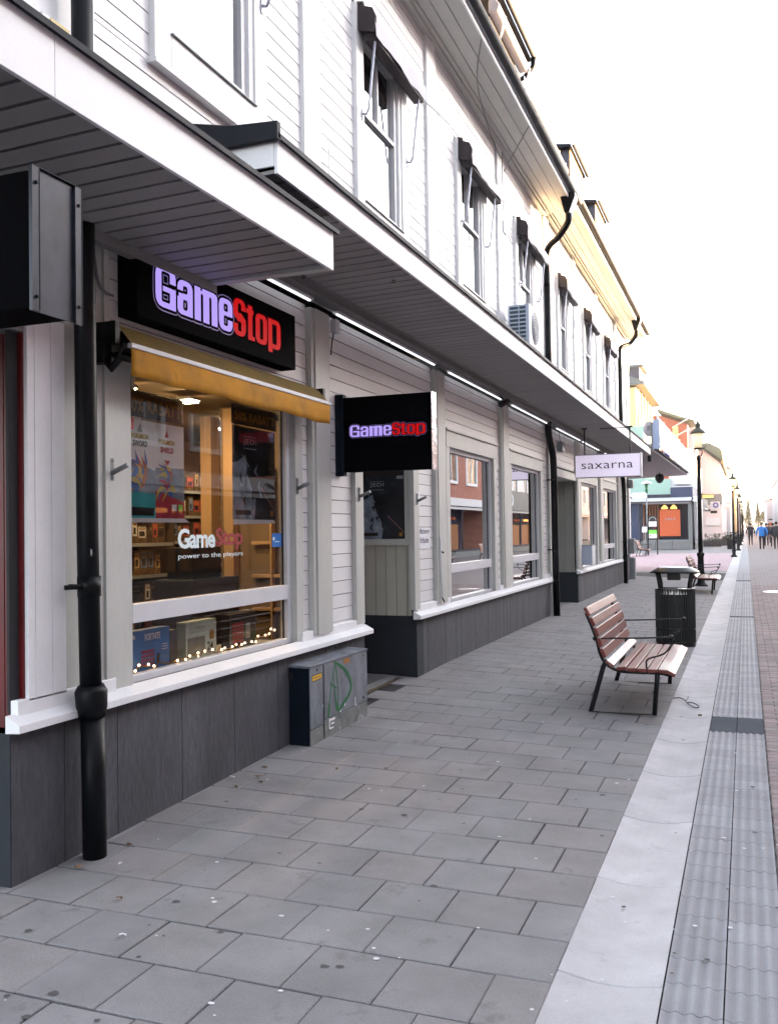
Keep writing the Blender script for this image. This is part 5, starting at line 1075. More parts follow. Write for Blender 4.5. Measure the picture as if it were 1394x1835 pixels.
# ================================================================= ACROSS THE STREET (gives the shade and the mirror images)
def opposite(x, y0, y1, h, wall, label, wz=(4.3, 5.9), step=3.1, ww=1.5, rows=1, band='white_wall', shop=True, roof='grey_roof'):
    A = root('street_building', (x, (y0+y1)/2, 0), label, 'building'); d = 9
    b = B().use(wall); b.box(x, x+d, y0, y1, 3.5, h); b.use('stone'); b.box(x-.05, x, y0, y1, 0, .35); b.use('navy'); b.box(x+2.5, x+d, y0, y1, 0, 3.5); b.use(wall); b.box(x, x+d, y0, y0+.3, 0, 3.5); b.box(x, x+d, y1-.3, y1, 0, 3.5); b.build('wall', wall, A)
    b = B().use(band); b.box(x-.25, x, y0, y1, 3.05, 3.5); b.box(x-.12, x, y0, y1, 2.85, 3.0); b.build('shop_cornice', band, A)
    b = B().use(roof); b.prism([(x-.5, h), (x+d/2, h+1.6), (x+d+.5, h)], 'y', y0, y1); b.build('roof', roof, A)
    n = int((y1-y0-1)/step)
    for k in range(n):
        yc = y0+.5+step*(k+.5)
        for r_ in range(rows):
            za, zb = wz[0]+r_*2.9, wz[1]+r_*2.9
            f = B().use('white_paint'); f.box(x-.09, x+.02, yc-ww/2-.16, yc-ww/2, za-.16, zb+.16); f.box(x-.09, x+.02, yc+ww/2, yc+ww/2+.16, za-.16, zb+.16); f.box(x-.09, x+.02, yc-ww/2, yc+ww/2, zb, zb+.16); f.box(x-.12, x+.02, yc-ww/2, yc+ww/2, za-.16, za); f.box(x-.04, x+.02, yc-.04, yc+.04, za, zb)
            f.use('win_dark'); f.box(x-.005, x+.005, yc-ww/2, yc+ww/2, za, zb); f.build('window', 'white_paint', A)
        if shop and y1 > 20:
            f = B().use('navy_dark'); f.box(x-.03, x+.05, yc-step/2, yc-step/2+.12, 0, 2.9); f.box(x-.03, x+.05, yc-step/2+.12, yc+step/2, .35, .5); f.build('shop_post', 'navy_dark', A)
            f = B().use('shop_orange' if k % 3 == 0 else 'brown_panel'); f.box(x+1.5, x+1.55, yc-step/2+.2, yc+step/2-.2, .4, 2.0); f.use('shop_glow'); f.box(x+1.3, x+1.5, yc-.5, yc-.15, 2.3, 2.45); f.box(x+1.3, x+1.5, yc+.4, yc+.7, 2.3, 2.45); f.build('shop_display', 'brown_panel', A)
    return A
opposite(9.3, -30, 26.8, 10.3, 'brick_wall', 'tall brick building opposite, standing just outside the right edge of the photo', rows=2)
ob = opposite(9.3, 27, 61, 8.0, 'brick_wall', 'brick building with white window frames, mirrored in the two middle shop windows', wz=(4.5, 6.1), step=4.2, ww=2.0)
op = opposite(9.3, 61.2, 100, 7.4, 'white_wall', 'pale building mirrored in the windows under the hanging sign', wz=(4.3, 5.7))
b = B().use('stone'); b.box(9.0, 9.3, 61.5, 72, 3.0, 4.4); b.use('white_text'); b.tube([(8.97, 63.6+.6*math.cos(a), 3.7+.38*math.sin(a)) for a in [2*math.pi*q/28 for q in range(29)]], .07, 6); tag(b.build('ring_sign', 'stone'), 'grey sign board with a white oval ring, mirrored in the second middle window', 'sign')
opposite(9.3, 100.5, 250, 7.6, 'cream_wall', 'long pale row beyond the brick buildings on the far side, mostly out of view', shop=False)
# ================================================================= FAR LEFT SIDE
TB = root('terrace_building', (-4.5, 34, 0), 'low building with a deep flat canopy and a glass terrace railing, past the white buildings', 'building')
b = B().use('white_wall'); b.box(-12, -4.5, 28, 39.6, 0, 3.55); b.box(-4.5, -4.42, 28.0, 28.3, 0, 3.5); b.build('wall', 'white_wall', TB)
b = B(); i = len(b.v); b.use('soffit')
b.v += [(-5, 24.55, 3.54), (-2.2, 24.55, 3.60), (-2.2, 39.6, 3.75), (-5, 39.6, 3.65), (-5, 24.55, 3.62), (-2.2, 24.55, 3.66), (-2.2, 39.6, 3.81), (-5, 39.6, 3.75)]
for q in ((0, 3, 2, 1), (4, 5, 6, 7), (0, 1, 5, 4), (1, 2, 6, 5), (2, 3, 7, 6), (3, 0, 4, 7)): b.face(tuple(i+k for k in q), 1.0)
b.use('groove')
for k in range(26): y = 24.9+k*.55; z = 3.61+(y-24.55)*.01; b.box(-2.22, -2.12, y, y+.28, z+.03, z+.09)
b.build('canopy_slab', 'soffit', TB)
b = B().use('balcony_blue'); b.box(-2.21, -2.03, 24.74, 24.78, 3.66, 4.42); b.use('alu_dark'); b.box(-2.26, -2.21, 24.72, 24.8, 3.62, 4.36); b.box(-2.35, -2.26, 24.74, 24.78, 4.15, 4.27); b.build('railing_panel', 'balcony_blue', TB)
for k in range(7):
    y = 25.0+k*2.05; z = 3.68+(y-24.55)*.01
    b = B().use('glass_balcony'); b.poly([(-2.1, y, z+.06), (-2.1, y+1.95, z+.08), (-2.1, y+1.95, z+.86), (-2.1, y, z+.84)]); b.build('glass_panel', 'glass_balcony', TB)
    b = B().use('alu'); b.box(-2.13, -2.09, y-.05, y, z, z+.88); b.build('railing_post', 'alu', TB)
b = B().use('awning_white'); b.ball((-2.45, 26.3, 4.35), .22, 14, 8, (.7, .4, 1)); b.box(-2.6, -2.3, 27, 27.8, 3.7, 4.0); b.build('terrace_furniture', 'awning_white', TB)
b = B().use('purple'); b.tube([(-2.5, 33, 3.8), (-2.5, 33, 4.5)], [.16, .05], 8); tag(b.build('folded_parasol', 'purple'), 'folded violet-blue parasol behind the glass terrace railing', 'parasol')
A = root('hanging_lantern', (-3.0, 36, 3.4), 'dark round lantern hanging from the end of the deep flat canopy', 'lantern')
b = B().use('ink'); b.lathe([(.03, -.44), (.10, -.40), (.165, -.28), (.17, -.18), (.12, -.10), (.05, -.08)], -3.0, 36, 16, 3.72); b.build('shade', 'ink', A); b = B().use('ink'); b.tube([(-3.0, 36, 3.6), (-3.0, 36, 3.74)], .02, 6); b.build('hook', 'ink', A)
b = B().use('ink'); b.box(-2.52, -2.42, 26.5, 26.6, 3.46, 3.62); tag(b.build('canopy_camera', 'ink'), 'tiny black camera under the flat canopy, above the hanging sign corner', 'camera')
for k, (za, zb, yy) in enumerate(((2.76, 3.0, 27.2), (.86, 1.30, 27.3), (.0, .75, 27.35))):
    b = B().use('alu_dark' if k else 'trim'); b.box(-3.18, -3.02, yy, yy+.3, za, zb); tag(b.build('corner_box', 'alu_dark', bevel=.02), ['pale bracket box under the canopy at the end corner', 'grey rounded box at chest height past the last drainpipe', 'lower grey box on the ground past the last drainpipe'][k], 'box')
# mint coloured corner shop, 70 m away
MB = root('corner_shop', (-6, 74, 0), 'mint green corner shop with an orange poster in its window, facing the pink plaza', 'building')
b = B().use('mint'); b.box(-20, -5.1, 70.2, 84.5, 3.7, 5.2); b.box(-20, -6.9, 70.2, 84.5, 5.2, 9.2); b.use('white_wall'); b.box(-5.1, -3.5, 70.6, 84.5, 4.6, 6.6); b.box(-20, -3.5, 75, 84.5, 0, 4); b.build('wall', 'mint', MB)
b = B().use('navy'); b.box(-5.1, -3.55, 70.1, 84.5, 3.8, 4.55); b.use('alu'); b.box(-5.15, -3.5, 70.0, 84.5, 4.55, 4.62); b.box(-4.8, -3.7, 70.0, 84.5, 4.75, 4.80); b.use('navy_dark'); b.box(-20, -5.1, 70.0, 70.2, 3.7, 4.05); b.build('shop_signboard', 'navy', MB)
b = B().use('navy_dark'); b.box(-20, -3.6, 69.95, 70.2, 3.5, 3.72); b.use('alu'); b.prism([(69.3, 3.58), (69.95, 3.80), (69.95, 3.72), (69.3, 3.52)], 'x', -20, -3.62); b.box(-7.1, -3.85, 69.9, 70.05, 3.36, 3.44); b.build('awning_box', 'navy_dark', MB)
b = B().use('stone')
for x in (-8.4, -7.4, -6.2, -5.0): b.box(x, x+1.18, 70.0, 70.25, 0, .62)
b.box(-3.82, -3.62, 69.98, 70.2, 0, 3.5); b.build('stone_base', 'stone', MB, bevel=.02)
b = B().use('navy'); b.box(-8.05, -7.38, 70.1, 70.2, .0, 3.4); b.use('alu'); b.box(-8.3, -8.1, 70.1, 70.2, .6, 3.2); b.build('shop_door', 'navy', MB)
b = B().use('navy_dark'); b.box(-7.36, -7.1, 70.1, 70.2, .6, 3.4); b.use('alu_dark'); b.box(-7.1, -3.83, 70.05, 70.12, .62, .72); b.box(-3.9, -3.83, 70.05, 70.12, .7, 3.36); b.use('wood_slat')
for k in range(6): b.box(-7.1+k*.2, -7.02+k*.2, 70.6, 70.7, .7, 3.36, random.uniform(.6, 1.3))
b.use('navy_dark'); b.box(-7.3, -3.8, 73, 73.1, .5, 3.4); b.use('shop_glow'); b.lathe([(.05, .3), (.22, .12), (.24, 0)], -5.65, 71.5, 16, 3.0); b.lathe([(.05, .3), (.22, .12), (.24, 0)], -5.0, 71.5, 16, 3.0); b.build('shop_window', 'navy_dark', MB)
b = B().use('shop_orange'); b.box(-5.92, -4.47, 70.35, 70.38, .98, 2.92); text(b, 'SALE', (-5.55, 70.34, 2.15), X_, Z_, .75, .18, .01, 1.2, 'grey_text'); b.build('sale_poster', 'shop_orange', MB)
b = B().use('navy_dark'); b.box(-3.62, -3.5, 70.2, 71.2, 0, 3.5); b.use('stone'); b.box(-3.62, -3.5, 70.2, 84, 0, .6); b.use('alu'); b.box(-3.56, -3.5, 70.3, 70.4, .6, 3.3); b.use('white_text'); b.box(-3.5, -3.1, 69.6, 70.6, 3.45, 3.85); b.build('side_window', 'navy_dark', MB)
# people inside / behind the glass
YB = root('gabled_house', (-9, 92, 0), 'sunlit yellow building with a grey dormer rising above the mint corner shop', 'building')
b = B().use('yellow_wall'); b.box(-20, -9.0, 85, 101, 5, 14.3); b.box(-9.0, -7.9, 96, 101, 10.4, 12.2); b.build('wall', 'yellow_wall', YB)
b = B().use('grey_roof'); b.prism([(-8.2, 14.5), (-8.2, 14.75), (-11, 16), (-20, 17), (-20, 14.5)], 'y', 84.6, 101.4); b.use('dark_slate'); b.box(-12, -8.75, 86, 90, 15, 16.3); b.use('grey_roof'); b.box(-12, -8.4, 85.8, 90.4, 16.3, 16.5); b.use('yellow_wall'); b.box(-8.75, -8.72, 86.2, 89.8, 15.1, 16.2); b.build('roof', 'grey_roof', YB)
for k in range(5):
    b = B().use('yellow_wall'); b.box(-9.0, -8.88, 86.2+k*2.9, 86.5+k*2.9, 10.6, 14.3); b.use('win_dark'); b.box(-9.0, -8.97, 87+k*2.9, 88.2+k*2.9, 11.6, 13.4); b.build('window', 'yellow_wall', YB)
RB = root('gabled_house', (-7, 115, 0), 'red building with white bay windows between the yellow and the cream building', 'building')
b = B().use('red_wall'); b.prism([(-14, 5), (-6.0, 5), (-6.0, 13.4), (-9.1, 14.6), (-14, 14.6)], 'y', 110, 126); b.build('wall', 'red_wall', RB)
b = B().use('green_roof'); b.prism([(-5.2, 13.6), (-6.9, 14.1), (-9.2, 15.0), (-9.2, 15.3), (-6.9, 14.4), (-5.2, 13.8)], 'y', 109.4, 126.5); b.use('white_wall'); b.box(-8.2, -6.8, 109.9, 110, 11.5, 11.7); b.build('roof', 'green_roof', RB)
b = B().use('yellow_wall'); b.box(-7.6, -7.0, 109.6, 110, 11.8, 13.2); b.use('white_wall'); b.box(-6.0, -5.3, 112, 118, 9, 13.2); b.box(-8, -5.6, 108, 126, 4, 10.5); b.build('bay_window', 'white_wall', RB)
for k in range(2):
    b = B().use('white_wall'); b.tube([(-7.6+k*.2, 109, 13.0-k*1.1), (-5.9+k*.2, 109, 13.9-k*1.1)], .07, 6); b.build('flag_pole', 'white_wall', RB)
CBd = root('gabled_house', (-4, 140, 0), 'cream gabled building with a grey roof behind the nearest street lamp', 'building')
b = B().use('cream_wall'); b.prism([(-12, 0), (-2.95, 0), (-2.95, 10.0), (-5.0, 11.9), (-9, 12.2), (-12, 12)], 'y', 130, 160); b.build('wall', 'cream_wall', CBd)
b = B().use('grey_roof'); b.prism([(-2.5, 9.7), (-5.0, 12.0), (-6.4, 13.1), (-12, 13.1), (-12, 12), (-5.2, 11.9)], 'y', 129.6, 160); b.use('green_roof'); b.prism([(-2.6, 10.4), (-3.0, 12.2), (-4.4, 13.0), (-6, 13), (-4, 11.5)], 'y', 131, 160); b.build('roof', 'grey_roof', CBd)
for k in range(6):
    b = B().use('yellow_wall'); b.box(-2.95, -2.7, 131.5+k*4.5, 133.5+k*4.5, 10.3, 12.0); b.use('win_dark'); b.box(-2.95, -2.93, 132+k*4.5, 133+k*4.5, 6.5, 8.5); b.build('dormer_window', 'yellow_wall', CBd)
b = B().use('stone'); b.box(-5.2, -2.9, 129.8, 130, 4.6, 6.0); b.build('shop_front', 'stone', CBd); b = B().use('white_wall'); b.box(-5, -3.2, 129.8, 129.9, 1.8, 2.8); b.build('wall_panel', 'white_wall', CBd)
for (x, y0, y1, h, m_, l) in ((-2.35, 161, 200, 11.3, 'white_wall', 'pale building beyond the cream gabled one, narrow in view'), (-1.9, 202, 260, 11.8, 'yellow_wall', 'distant sunlit yellow building near the end of the street'), (-1.5, 262, 330, 10.5, 'cream_wall', 'most distant cream building on the left before the trees')):
    A = root('street_building', (x, y0, 0), l, 'building'); b = B().use(m_); b.box(x-9, x, y0, y1, 0, h); b.build('wall', m_, A); b = B().use('grey_roof'); b.prism([(x+.4, h-.1), (x-4, h+2.2), (x-9, h)], 'y', y0-.3, y1); b.build('roof', 'grey_roof', A)
    for k in range(5):
        b = B().use('win_dark'); b.box(x-.02, x+.03, y0+3+k*7, y0+5+k*7, 5, 7); b.build('window', 'win_dark', A)
for (x, y0, y1, h, m_, l) in ((8.3, 262, 330, 14.2, 'white_wall', 'tall pale building cut by the right edge of the photo'), (6.7, 332, 380, 10.5, 'cream_wall', 'low pinkish building at the far right end of the street')):
    A = root('street_building', (x, y0, 0), l, 'building'); b = B().use(m_); b.box(x, x+12, y0, y1, 0, h); b.build('wall', m_, A); b = B().use('red_wall'); b.prism([(x-.4, h-.1), (x+6, h+2), (x+12, h)], 'y', y0-.3, y1); b.build('roof', 'red_wall', A)
    b = B().use('ink'); b.box(x+.4, x+2.2, y0-.1, y0, 3.6, 4.1); b.use('shop_orange'); b.box(x+.3, x+1.6, y0-.12, y0, 1.8, 2.8); b.build('shop_sign', 'ink', A)
# signs, board, stand, pole
A = root('notice_board', (-5.2, 57, 0), 'black arched notice board with white and lime posters on the plaza', 'notice board')
b = B().use('ink'); b.prism([(-5.50, .9), (-4.92, .9), (-4.92, 1.95)] + [(-5.21+.29*math.cos(a), 1.98+.36*math.sin(a)) for a in [math.pi*q/12 for q in range(13)]] + [(-5.50, 1.95)], 'y', 57, 57.08); b.build('panel', 'ink', A)
for x in (-5.49, -4.96): b = B().use('ink'); b.box(x-.03, x+.04, 57, 57.08, 0, 1.95); b.build('leg', 'ink', A)
b = B().use('chip_white'); b.box(-5.44, -4.97, 56.99, 57, 1.68, 1.99); b.use('lime'); b.box(-5.44, -4.97, 56.99, 57, 1.24, 1.48); b.use('chip_white'); b.box(-5.44, -4.97, 56.99, 57, .98, 1.24); b.use('red_text'); b.box(-5.18, -5.02, 56.985, 57, 1.57, 1.62); b.box(-5.4, -5.33, 56.985, 57, 1.1, 1.16); b.use('grey_text'); b.tube([(-5.21+.19*math.cos(a), 56.98, 2.05+.2*math.sin(a)) for a in [math.pi*q/10 for q in range(11)]], .03, 5); b.build('posters', 'chip_white', A)
A = root('menu_stand', (-5.7, 57.5, 0), 'small tilted white menu stand beside the arched notice board', 'menu stand')
b = B().use('chip_white'); b.prism([(57.4, 1.35), (57.6, 1.68), (57.62, 1.66), (57.42, 1.33)], 'x', -5.88, -5.58); b.build('sheet', 'chip_white', A); b = B().use('alu_dark'); b.tube([(-5.7, 57.55, 0), (-5.7, 57.55, 1.5)], .03, 8); b.lathe([(.2, 0), (.2, .05)], -5.7, 57.55, 12, 0); b.build('stand', 'alu_dark', A)
A = root('signpost', (-5.65, 58, 0), 'green-topped signpost with a pale arrow sign pointing left, on the plaza', 'signpost')
b = B().use('alu_dark'); b.tube([(-5.65, 58, 0), (-5.62, 58, 3.9)], .035, 8); b.build('post', 'alu_dark', A); b = B().use('green_paint'); b.lathe([(.05, 3.7), (.10, 3.95), (.06, 4.0), (.12, 4.3)], -5.62, 58, 10, 0); b.use('ac_white'); b.lathe([(.34, 4.3), (.26, 4.42), (.05, 4.5)], -5.62, 58, 14, 0); b.build('lantern', 'green_paint', A)
b = B().use('ac_white'); b.prism([(-6.6, 3.6), (-6.45, 3.42), (-5.6, 3.42), (-5.6, 3.78), (-6.45, 3.78)], 'y', 57.95, 57.98); b.build('arrow_sign', 'ac_white', A)
A = root('shop_sign', (-3.2, 90, 4.4), 'glowing amber projecting sign just right of the nearest lamp post', 'sign'); b = B().use('sign_amber'); b.box(-3.75, -2.75, 90, 90.1, 4.3, 4.6); b.use('ink'); b.box(-3.8, -2.7, 90.02, 90.12, 4.22, 4.3); b.box(-3.8, -2.7, 90.02, 90.12, 4.6, 4.66); b.build('panel', 'sign_amber', A); b = B().use('ink'); b.box(-3.8, -3.7, 90, 90.1, 3.9, 4.9); b.box(-4.2, -3.7, 90, 90.1, 4.6, 4.7); b.build('bracket', 'ink', A)
A = root('shop_sign', (-2.7, 92, 3.6), 'white square sign with a purple ring, below the amber sign', 'sign'); b = B().use('chip_white'); b.box(-3.1, -2.25, 92, 92.1, 3.3, 4.0); b.use('purple'); b.tube([(-2.62+.2*math.cos(a), 91.97, 3.68+.2*math.sin(a)) for a in [2*math.pi*q/16 for q in range(17)]], .06, 6); b.build('panel', 'chip_white', A); b = B().use('ink'); b.box(-3.6, -3.1, 92, 92.1, 3.1, 3.3); b.box(-3.1, -2.5, 92, 92.1, 2.9, 3.15); b.build('bracket', 'ink', A)
A = root('shop_sign', (-1.6, 96, 3.3), 'pale oval sign with iron scrollwork, left of the second street lamp', 'sign'); b = B().use('alu'); b.tube([(-1.75+.38*math.cos(a), 96, 3.5+.3*math.sin(a)) for a in [2*math.pi*q/20 for q in range(21)]], .03, 6); b.ball((-1.75, 96, 3.5), .3, 14, 8, (1, .1, .7)); b.build('panel', 'alu', A); b = B().use('alu_dark'); b.box(-2.3, -1.3, 96, 96.05, 3.85, 3.9); b.build('bracket', 'alu_dark', A)
b = B().use('navy_dark'); b.box(-4.6, -3.5, 84.6, 96, 3.3, 4.2); b.use('alu'); b.box(-4.6, -3.3, 85, 96, 3.2, 3.3); tag(b.build('shop_awning', 'navy_dark'), 'dark shop awning in deep perspective behind the nearest lamp post', 'awning')
for k, (x, y, l) in enumerate(((-2.6, 80, 'wooden planter with dull plants, left of the distant bin'), (-2.0, 84, 'low wooden planter directly behind the first planter'), (-1.6, 100, 'dark planter among the distant street furniture'))):
    A = root('planter', (x, y, 0), l, 'planter'); b = B().use('planter_wood'); b.box(x-.7, x+.7, y, y+.8, 0, .5)
    for q in range(3): b.box(x-.72, x+.72, y-.02, y, .03+q*.16, .16+q*.16)
    b.build('tub', 'planter_wood', A); b = B().use('plant_green'); rnd = random.Random(k)
    for q in range(160):
        c = Vector((x+rnd.uniform(-.6, .6), y+rnd.uniform(.1, .7), .5+rnd.random()**1.5*.55)); u = Vector((rnd.uniform(-1, 1), rnd.uniform(-1, 1), rnd.uniform(-.3, 1))).normalized()*.09; v = u.cross(Vector((rnd.random(), rnd.random(), 1))).normalized()*.035; b.poly([c-u, c+v, c+u, c-v])
    b.build('leaves', 'plant_green', A)
def bike(x, y, rz, label):
    A = root('bicycle', (0, 0, 0), label, 'bicycle', 'bicycles parked far along the channel')
    for cx_ in (-.5, .5):
        b = B().use('ink'); b.tube([(cx_+.33*math.cos(a), 0, .34+.33*math.sin(a)) for a in [2*math.pi*q/18 for q in range(19)]], .02, 6)
        for k in range(6): a = math.pi*k/6; b.tube([(cx_-.32*math.cos(a), 0, .34-.32*math.sin(a)), (cx_+.32*math.cos(a), 0, .34+.32*math.sin(a))], .004, 4)
        b.build('wheel', 'ink', A)
    b = B().use('ink'); b.tube([(-.5, 0, .34), (-.1, 0, .32), (.35, 0, .8), (-.2, 0, .78), (-.5, 0, .34)], .02, 6); b.tube([(-.1, 0, .32), (-.24, 0, .92)], .018, 6); b.tube([(.5, 0, .34), (.33, 0, .95)], .018, 6); b.build('frame', 'ink', A)
    b = B().use('ink'); b.tube([(.33, -.28, .98), (.36, 0, 1.0), (.33, .28, .98)], .016, 6); b.build('handlebar', 'ink', A); b = B().use('ink'); b.ball((-.25, 0, .95), .12, 10, 6, (1, .6, .4)); b.build('saddle', 'ink', A)
    place(A, (x, y, 0), rz); return A
bk = bike(-1.35, 108, .5, 'first parked bicycle in the dark cluster beyond the distant bins')
for k, (x, y, a, l) in enumerate(((-1.5, 112, .7, 'second parked bicycle in the dark cluster'), (-1.3, 117, .4, 'third parked bicycle in the dark cluster'), (-1.2, 124, .9, 'farthest parked bicycle of the dark cluster'))): place(dup(bk), (x, y, 0), a, l)
A = root('round_manhole', (.66, 24.3, 0), 'shiny round manhole cover in the paved street at right', 'manhole cover'); b = B().use('manhole'); b.lathe([(.31, -.01), (.31, .001), (.30, .003)], .66, 24.3, 32, 0); b.build('lid', 'manhole', A); b = B().use('stone'); b.lathe([(.36, -.012), (.36, -.001), (.31, .0)], .66, 24.3, 32, 0); b.build('rim', 'stone', A)
# litter
b = B().use('rope'); b.tube(catmull([(-.665, 8.98, .006), (-.62, 9.02, .006), (-.575, 8.97, .004), (-.54, 8.86, -.006), (-.52, 8.80, -.01)], 4), .0045, 6); b.tube(catmull([(-.55, 8.93, .0), (-.535, 9.0, .012), (-.54, 9.05, .02)], 3), .003, 5)
b.tube(catmull([(-.535, 8.86, -.008), (-.49, 8.86, -.006), (-.44, 8.76, -.008), (-.425, 8.66, -.006), (-.46, 8.64, -.008), (-.50, 8.74, -.01), (-.53, 8.83, -.01)], 4), .0045, 6); tag(b.build('rope_scrap', 'rope'), 'dark looped scrap of cord lying on the pale channel in front of the bench', 'cord')
b = B().use('leaf'); b.box(-.415, -.385, 8.29, 8.31, -.012, .0); tag(b.build('dropped_butt', 'leaf'), 'small brown stub on the pale channel near the cord', 'litter')
def leaf(x, y, s, rz, label, m_='leaf'):
    b = B().use(m_); n = 10; z = zg(x, y)+.004; pts = []
    for q in range(n): a = 2*math.pi*q/n; r_ = s*(.6+.4*abs(math.cos(a)))*random.uniform(.7, 1.1); pts.append((x+r_*math.cos(a+rz), y+r_*.6*math.sin(a+rz), z+random.uniform(0, .014)))
    i = len(b.v); b.v += [(x, y, z+.012)]+pts
    for q in range(n): b.face((i, i+1+q, i+1+(q+1) % n))
    tag(b.build('dry_leaf', m_), label, 'leaf', 'dry leaves along the foot of the wall')
rnd = random.Random(11)
for (x, y, s, l, m_) in ((-2.95, 5.22, .035, 'largest curled brown leaf on the paving left of the grey cabinet', 'leaf'), (-2.88, 5.12, .022, 'small leaf just below the largest curled one', 'leaf'), (-2.98, 4.98, .02, 'grey-brown leaf left of the curled leaf pair', 'leaf'), (-3.02, 5.42, .03, 'thin leaf nearest the wall, left of the cabinet', 'leaf'),
                       (-3.10, 5.15, .02, 'pale leaf against the foot of the dark plinth', 'gum'), (-3.02, 3.60, .03, 'yellow-brown leaf behind the foot of the thick drainpipe', 'sticker_orange'), (-2.86, 3.70, .014, 'white scrap by the foot of the thick drainpipe', 'gum'), (-2.98, 3.93, .02, 'pale leaf right of the drainpipe foot', 'leaf'), (-2.35, 3.05, .022, 'pale curled leaf on the paving at lower left', 'gum'), (-2.55, 5.55, .015, 'small pale leaf on the paving in front of the cabinet', 'leaf'), (-2.60, 3.35, .02, 'short dark twig scrap at the lower left paving', 'leaf')):
    leaf(x, y, s, rnd.uniform(0, 6), l, m_)
# ================================================================= TREES
def tree(x, y, h, r, label, kind='cone', n=1500, seed=1):
    A = root('spruce_tree' if kind == 'cone' else 'leafy_tree', (x, y, 0), label, 'tree', 'trees at the end of the street'); rnd = random.Random(seed)
    b = B().use('bark'); b.tube([(x, y, 0), (x+.1, y, h*.5), (x, y, h*.97)], [h*.022, h*.014, .02], 8)
    for k in range(14): a = rnd.uniform(0, 6.3); z = h*rnd.uniform(.12, .85); q = r*(1-z/h)*.9; b.tube([(x, y, z), (x+q*math.cos(a), y+q*math.sin(a), z-(.1 if kind == 'cone' else -.4)*q)], [.05, .01], 5)
    b.build('trunk', 'bark', A); b = B().use('needles')
    for k in range(n):
        if kind == 'cone': t = rnd.random()**.8; z = h*(.10+.9*t); rr = r*(1-t)*(.55+.45*math.sin(t*46)**2)*rnd.uniform(.4, 1.1); a = rnd.uniform(0, 6.3); c = Vector((x+rr*math.cos(a), y+rr*math.sin(a), z-.25*rr)); s = h*.035
        else:
            u_ = Vector((rnd.gauss(0, 1), rnd.gauss(0, 1), rnd.gauss(0, 1))).normalized()*rnd.uniform(.5, 1)*(.8+.2*math.sin(k)); c = Vector((x+u_.x*r, y+u_.y*r, h*.6+u_.z*h*.38)); s = h*.04
        u = Vector((rnd.uniform(-1, 1), rnd.uniform(-1, 1), rnd.uniform(-.6, .2))).normalized()*s; v = u.cross(Vector((rnd.uniform(-1, 1), rnd.uniform(-1, 1), 1))).normalized()*s*.4; b.poly([c-u, c+v, c+u, c-v], rnd.uniform(.6, 1.5))
    b.build('crown', 'needles', A)
tree(1.0, 400, 12.8, 2.6, 'left and taller pointed spruce at the hazy end of the street', seed=3); tree(4.6, 400, 11.2, 2.4, 'right pointed spruce at the hazy end of the street', seed=4)
tree(7.6, 410, 9.5, 3.4, 'round golden tree right of the two spruces', 'round', 1500, 5); tree(-2.2, 395, 8.5, 3.0, 'round golden tree left of the two spruces', 'round', 1200, 6); tree(11.5, 430, 9.0, 3.5, 'dim tree at the street end behind the right-hand houses', 'round', 1200, 7)
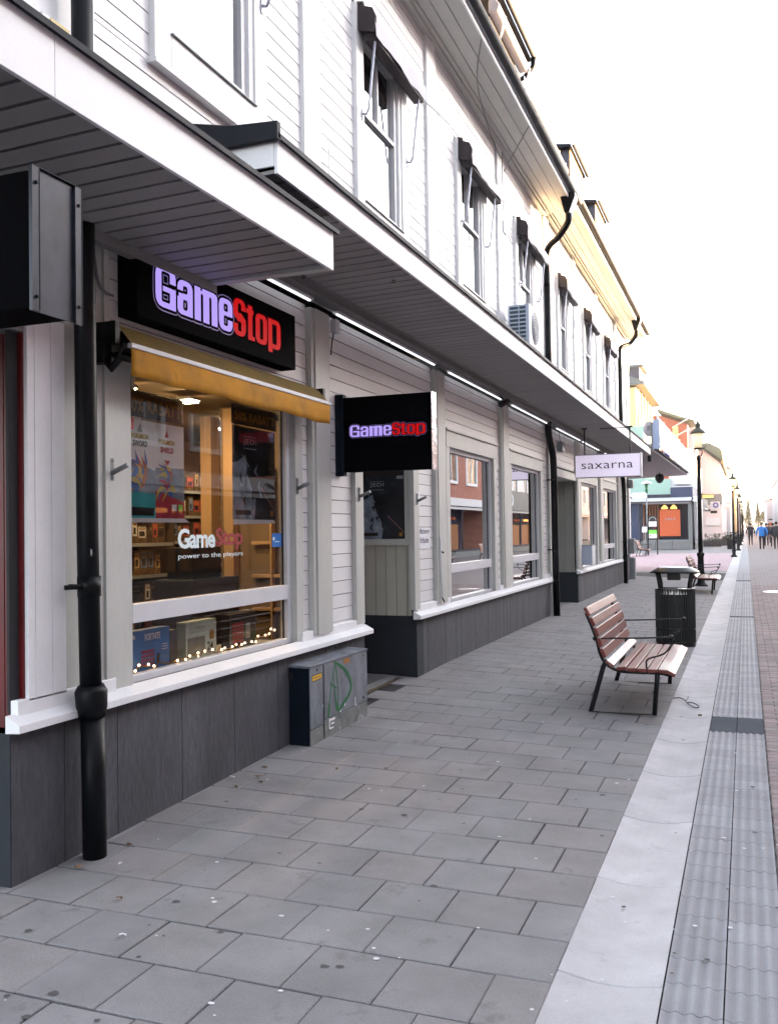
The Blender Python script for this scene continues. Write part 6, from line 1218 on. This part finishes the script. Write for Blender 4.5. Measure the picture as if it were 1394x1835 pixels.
# ================================================================= PEOPLE
def person(x, y, h, jacket, trousers, hair, label, stride=.16, wide=1.0, bag=None, rz=0.0):
    s = h/1.78; V = []; E = []; RD = []
    def v(x_, y_, z_, r_, par=None, r2=None):
        V.append((x_*s, y_*s, z_*s)); RD.append((r_*s, (r2 or r_)*s)); k = len(V)-1
        if par is not None: E.append((par, k))
        return k
    p = v(0, 0, .95, .155*wide, None, .12); c1 = v(0, 0, 1.15, .165*wide, p, .125); c2 = v(0, .01, 1.36, .17*wide, c1, .12); nk = v(0, .01, 1.48, .065, c2); hd0 = v(0, .03, 1.57, .07, nk, .08); hd1 = v(0, .03, 1.66, .082, hd0, .095); v(0, .02, 1.73, .06, hd1, .07)
    v(0, .115, 1.615, .018, hd0)
    for sx in (-1, 1):
        d = stride*sx
        hp = v(.095*sx, 0, .88, .10, p, .105); kn = v(.10*sx, d*.55+.03, .49, .066, hp); an = v(.10*sx, d, .09, .045, kn); v(.11*sx, d+.14, .04, .038, an)
        sh = v(.19*sx*wide, .0, 1.40, .068, c2); el = v(.27*sx*wide, -.05-d*.4, 1.13, .055, sh); wr = v(.25*sx*wide, .07-d*.6, .92, .035, el); pm = v(.25*sx*wide, .10-d*.6, .85, .030, wr, .018)
        for f in range(4): f1 = v((.25*wide-.025+.017*f)*sx, .105-d*.6, .80, .009, pm); v((.25*wide-.022+.015*f)*sx, .115-d*.6, .755-.008*(f in (1, 2)), .008, f1)
        t1 = v(.25*sx*wide, .135-d*.6, .84, .010, pm); v(.25*sx*wide, .15-d*.6, .80, .009, t1)
    me = bpy.data.meshes.new('person'); me.from_pydata(V, E, []); o = bpy.data.objects.new('tmp', me); sc.collection.objects.link(o)
    m_ = o.modifiers.new('skin', 'SKIN'); m_.use_smooth_shade = True
    for k, sv in enumerate(me.skin_vertices[0].data): sv.radius = RD[k]; sv.use_root = (k == 0)
    o.modifiers.new('sub', 'SUBSURF').levels = 2
    dg = bpy.context.evaluated_depsgraph_get(); dg.update(); m2 = bpy.data.meshes.new_from_object(o.evaluated_get(dg)); bpy.data.objects.remove(o)
    for mn in (jacket, trousers, 'skin', 'shoe'): m2.materials.append(M[mn])
    for pg in m2.polygons:
        c = pg.center; z = c.z/s; pg.use_smooth = True
        if z < .09: i = 3
        elif abs(c.x/s) > .2*wide and z < .915 and z > .7: i = 2
        elif z < .86 and abs(c.x/s) < .205: i = 1
        elif z > 1.50: i = 2
        else: i = 0
        pg.material_index = i
    A = root('person', (x, y, 0), label, 'person'); o = bpy.data.objects.new('body', m2); sc.collection.objects.link(o); o.parent = A
    b = B().use(hair); b.ball((0, .01*s, 1.68*s), .108*s, 14, 10, (.92, 1.05, 1.0)); hb = b.build('hair', hair); hb.parent = A
    if bag: b = B().use(bag); b.box(.24*s, .30*s, -.1*s, .2*s, .45*s, .78*s); b.tube([(.27*s, -.05*s, .78*s), (.27*s, .05*s, .88*s), (.27*s, .15*s, .78*s)], .01, 6); q = b.build('shopping_bag', bag, bevel=.01); q.parent = A
    A.rotation_euler = (0, 0, rz); return A
person(1.0, 68, 1.90, 'jacket_blue', 'trousers', 'hair_brown', 'person in a bright blue jacket and dark trousers walking away down the street', .06, 1.22)
person(.35, 84, 1.9, 'jacket_black', 'trousers', 'hair_dark', 'person in black partly hidden at the left of the blue jacket', .12, 1.1)
person(1.95, 92, 1.9, 'jacket_brown', 'trousers_blue', 'hair_brown', 'person in brown carrying a white bag, between the blue jacket and the dark pair', .15, 1.0, 'chip_white')
person(1.52, 80, 1.85, 'trousers_blue', 'trousers', 'hair_dark', 'person in dark blue peeking out right behind the blue jacket', .1, 1.0)
person(1.95, 69, 1.92, 'jacket_black', 'trousers', 'hair_dark', 'person in a black jacket at the right edge, striding away', .2, 1.15)
person(1.90, 76, 1.85, 'jacket_black', 'trousers', 'hair_dark', 'person in dark clothes just left of the right-edge walker', .15, 1.05)

# ================================================================= HAZE
hz = bpy.data.materials.new('haze_air'); hz.use_nodes = True; n_ = hz.node_tree; n_.nodes.clear()
ho = n_.nodes.new('ShaderNodeOutputMaterial'); hv = n_.nodes.new('ShaderNodeVolumePrincipled'); hv.inputs['Color'].default_value = (1, .98, .96, 1); hv.inputs['Density'].default_value = .0003; hv.inputs['Anisotropy'].default_value = .6
n_.links.new(hv.outputs[0], ho.inputs['Volume']); M['haze_air'] = hz
b = B().use('haze_air'); b.box(-420, 420, -80, 920, -1.2, 24); o = b.build('haze', 'haze_air'); o['kind'] = 'stuff'; tag(o, 'thin warm air haze brightening the far end of the street', 'haze')
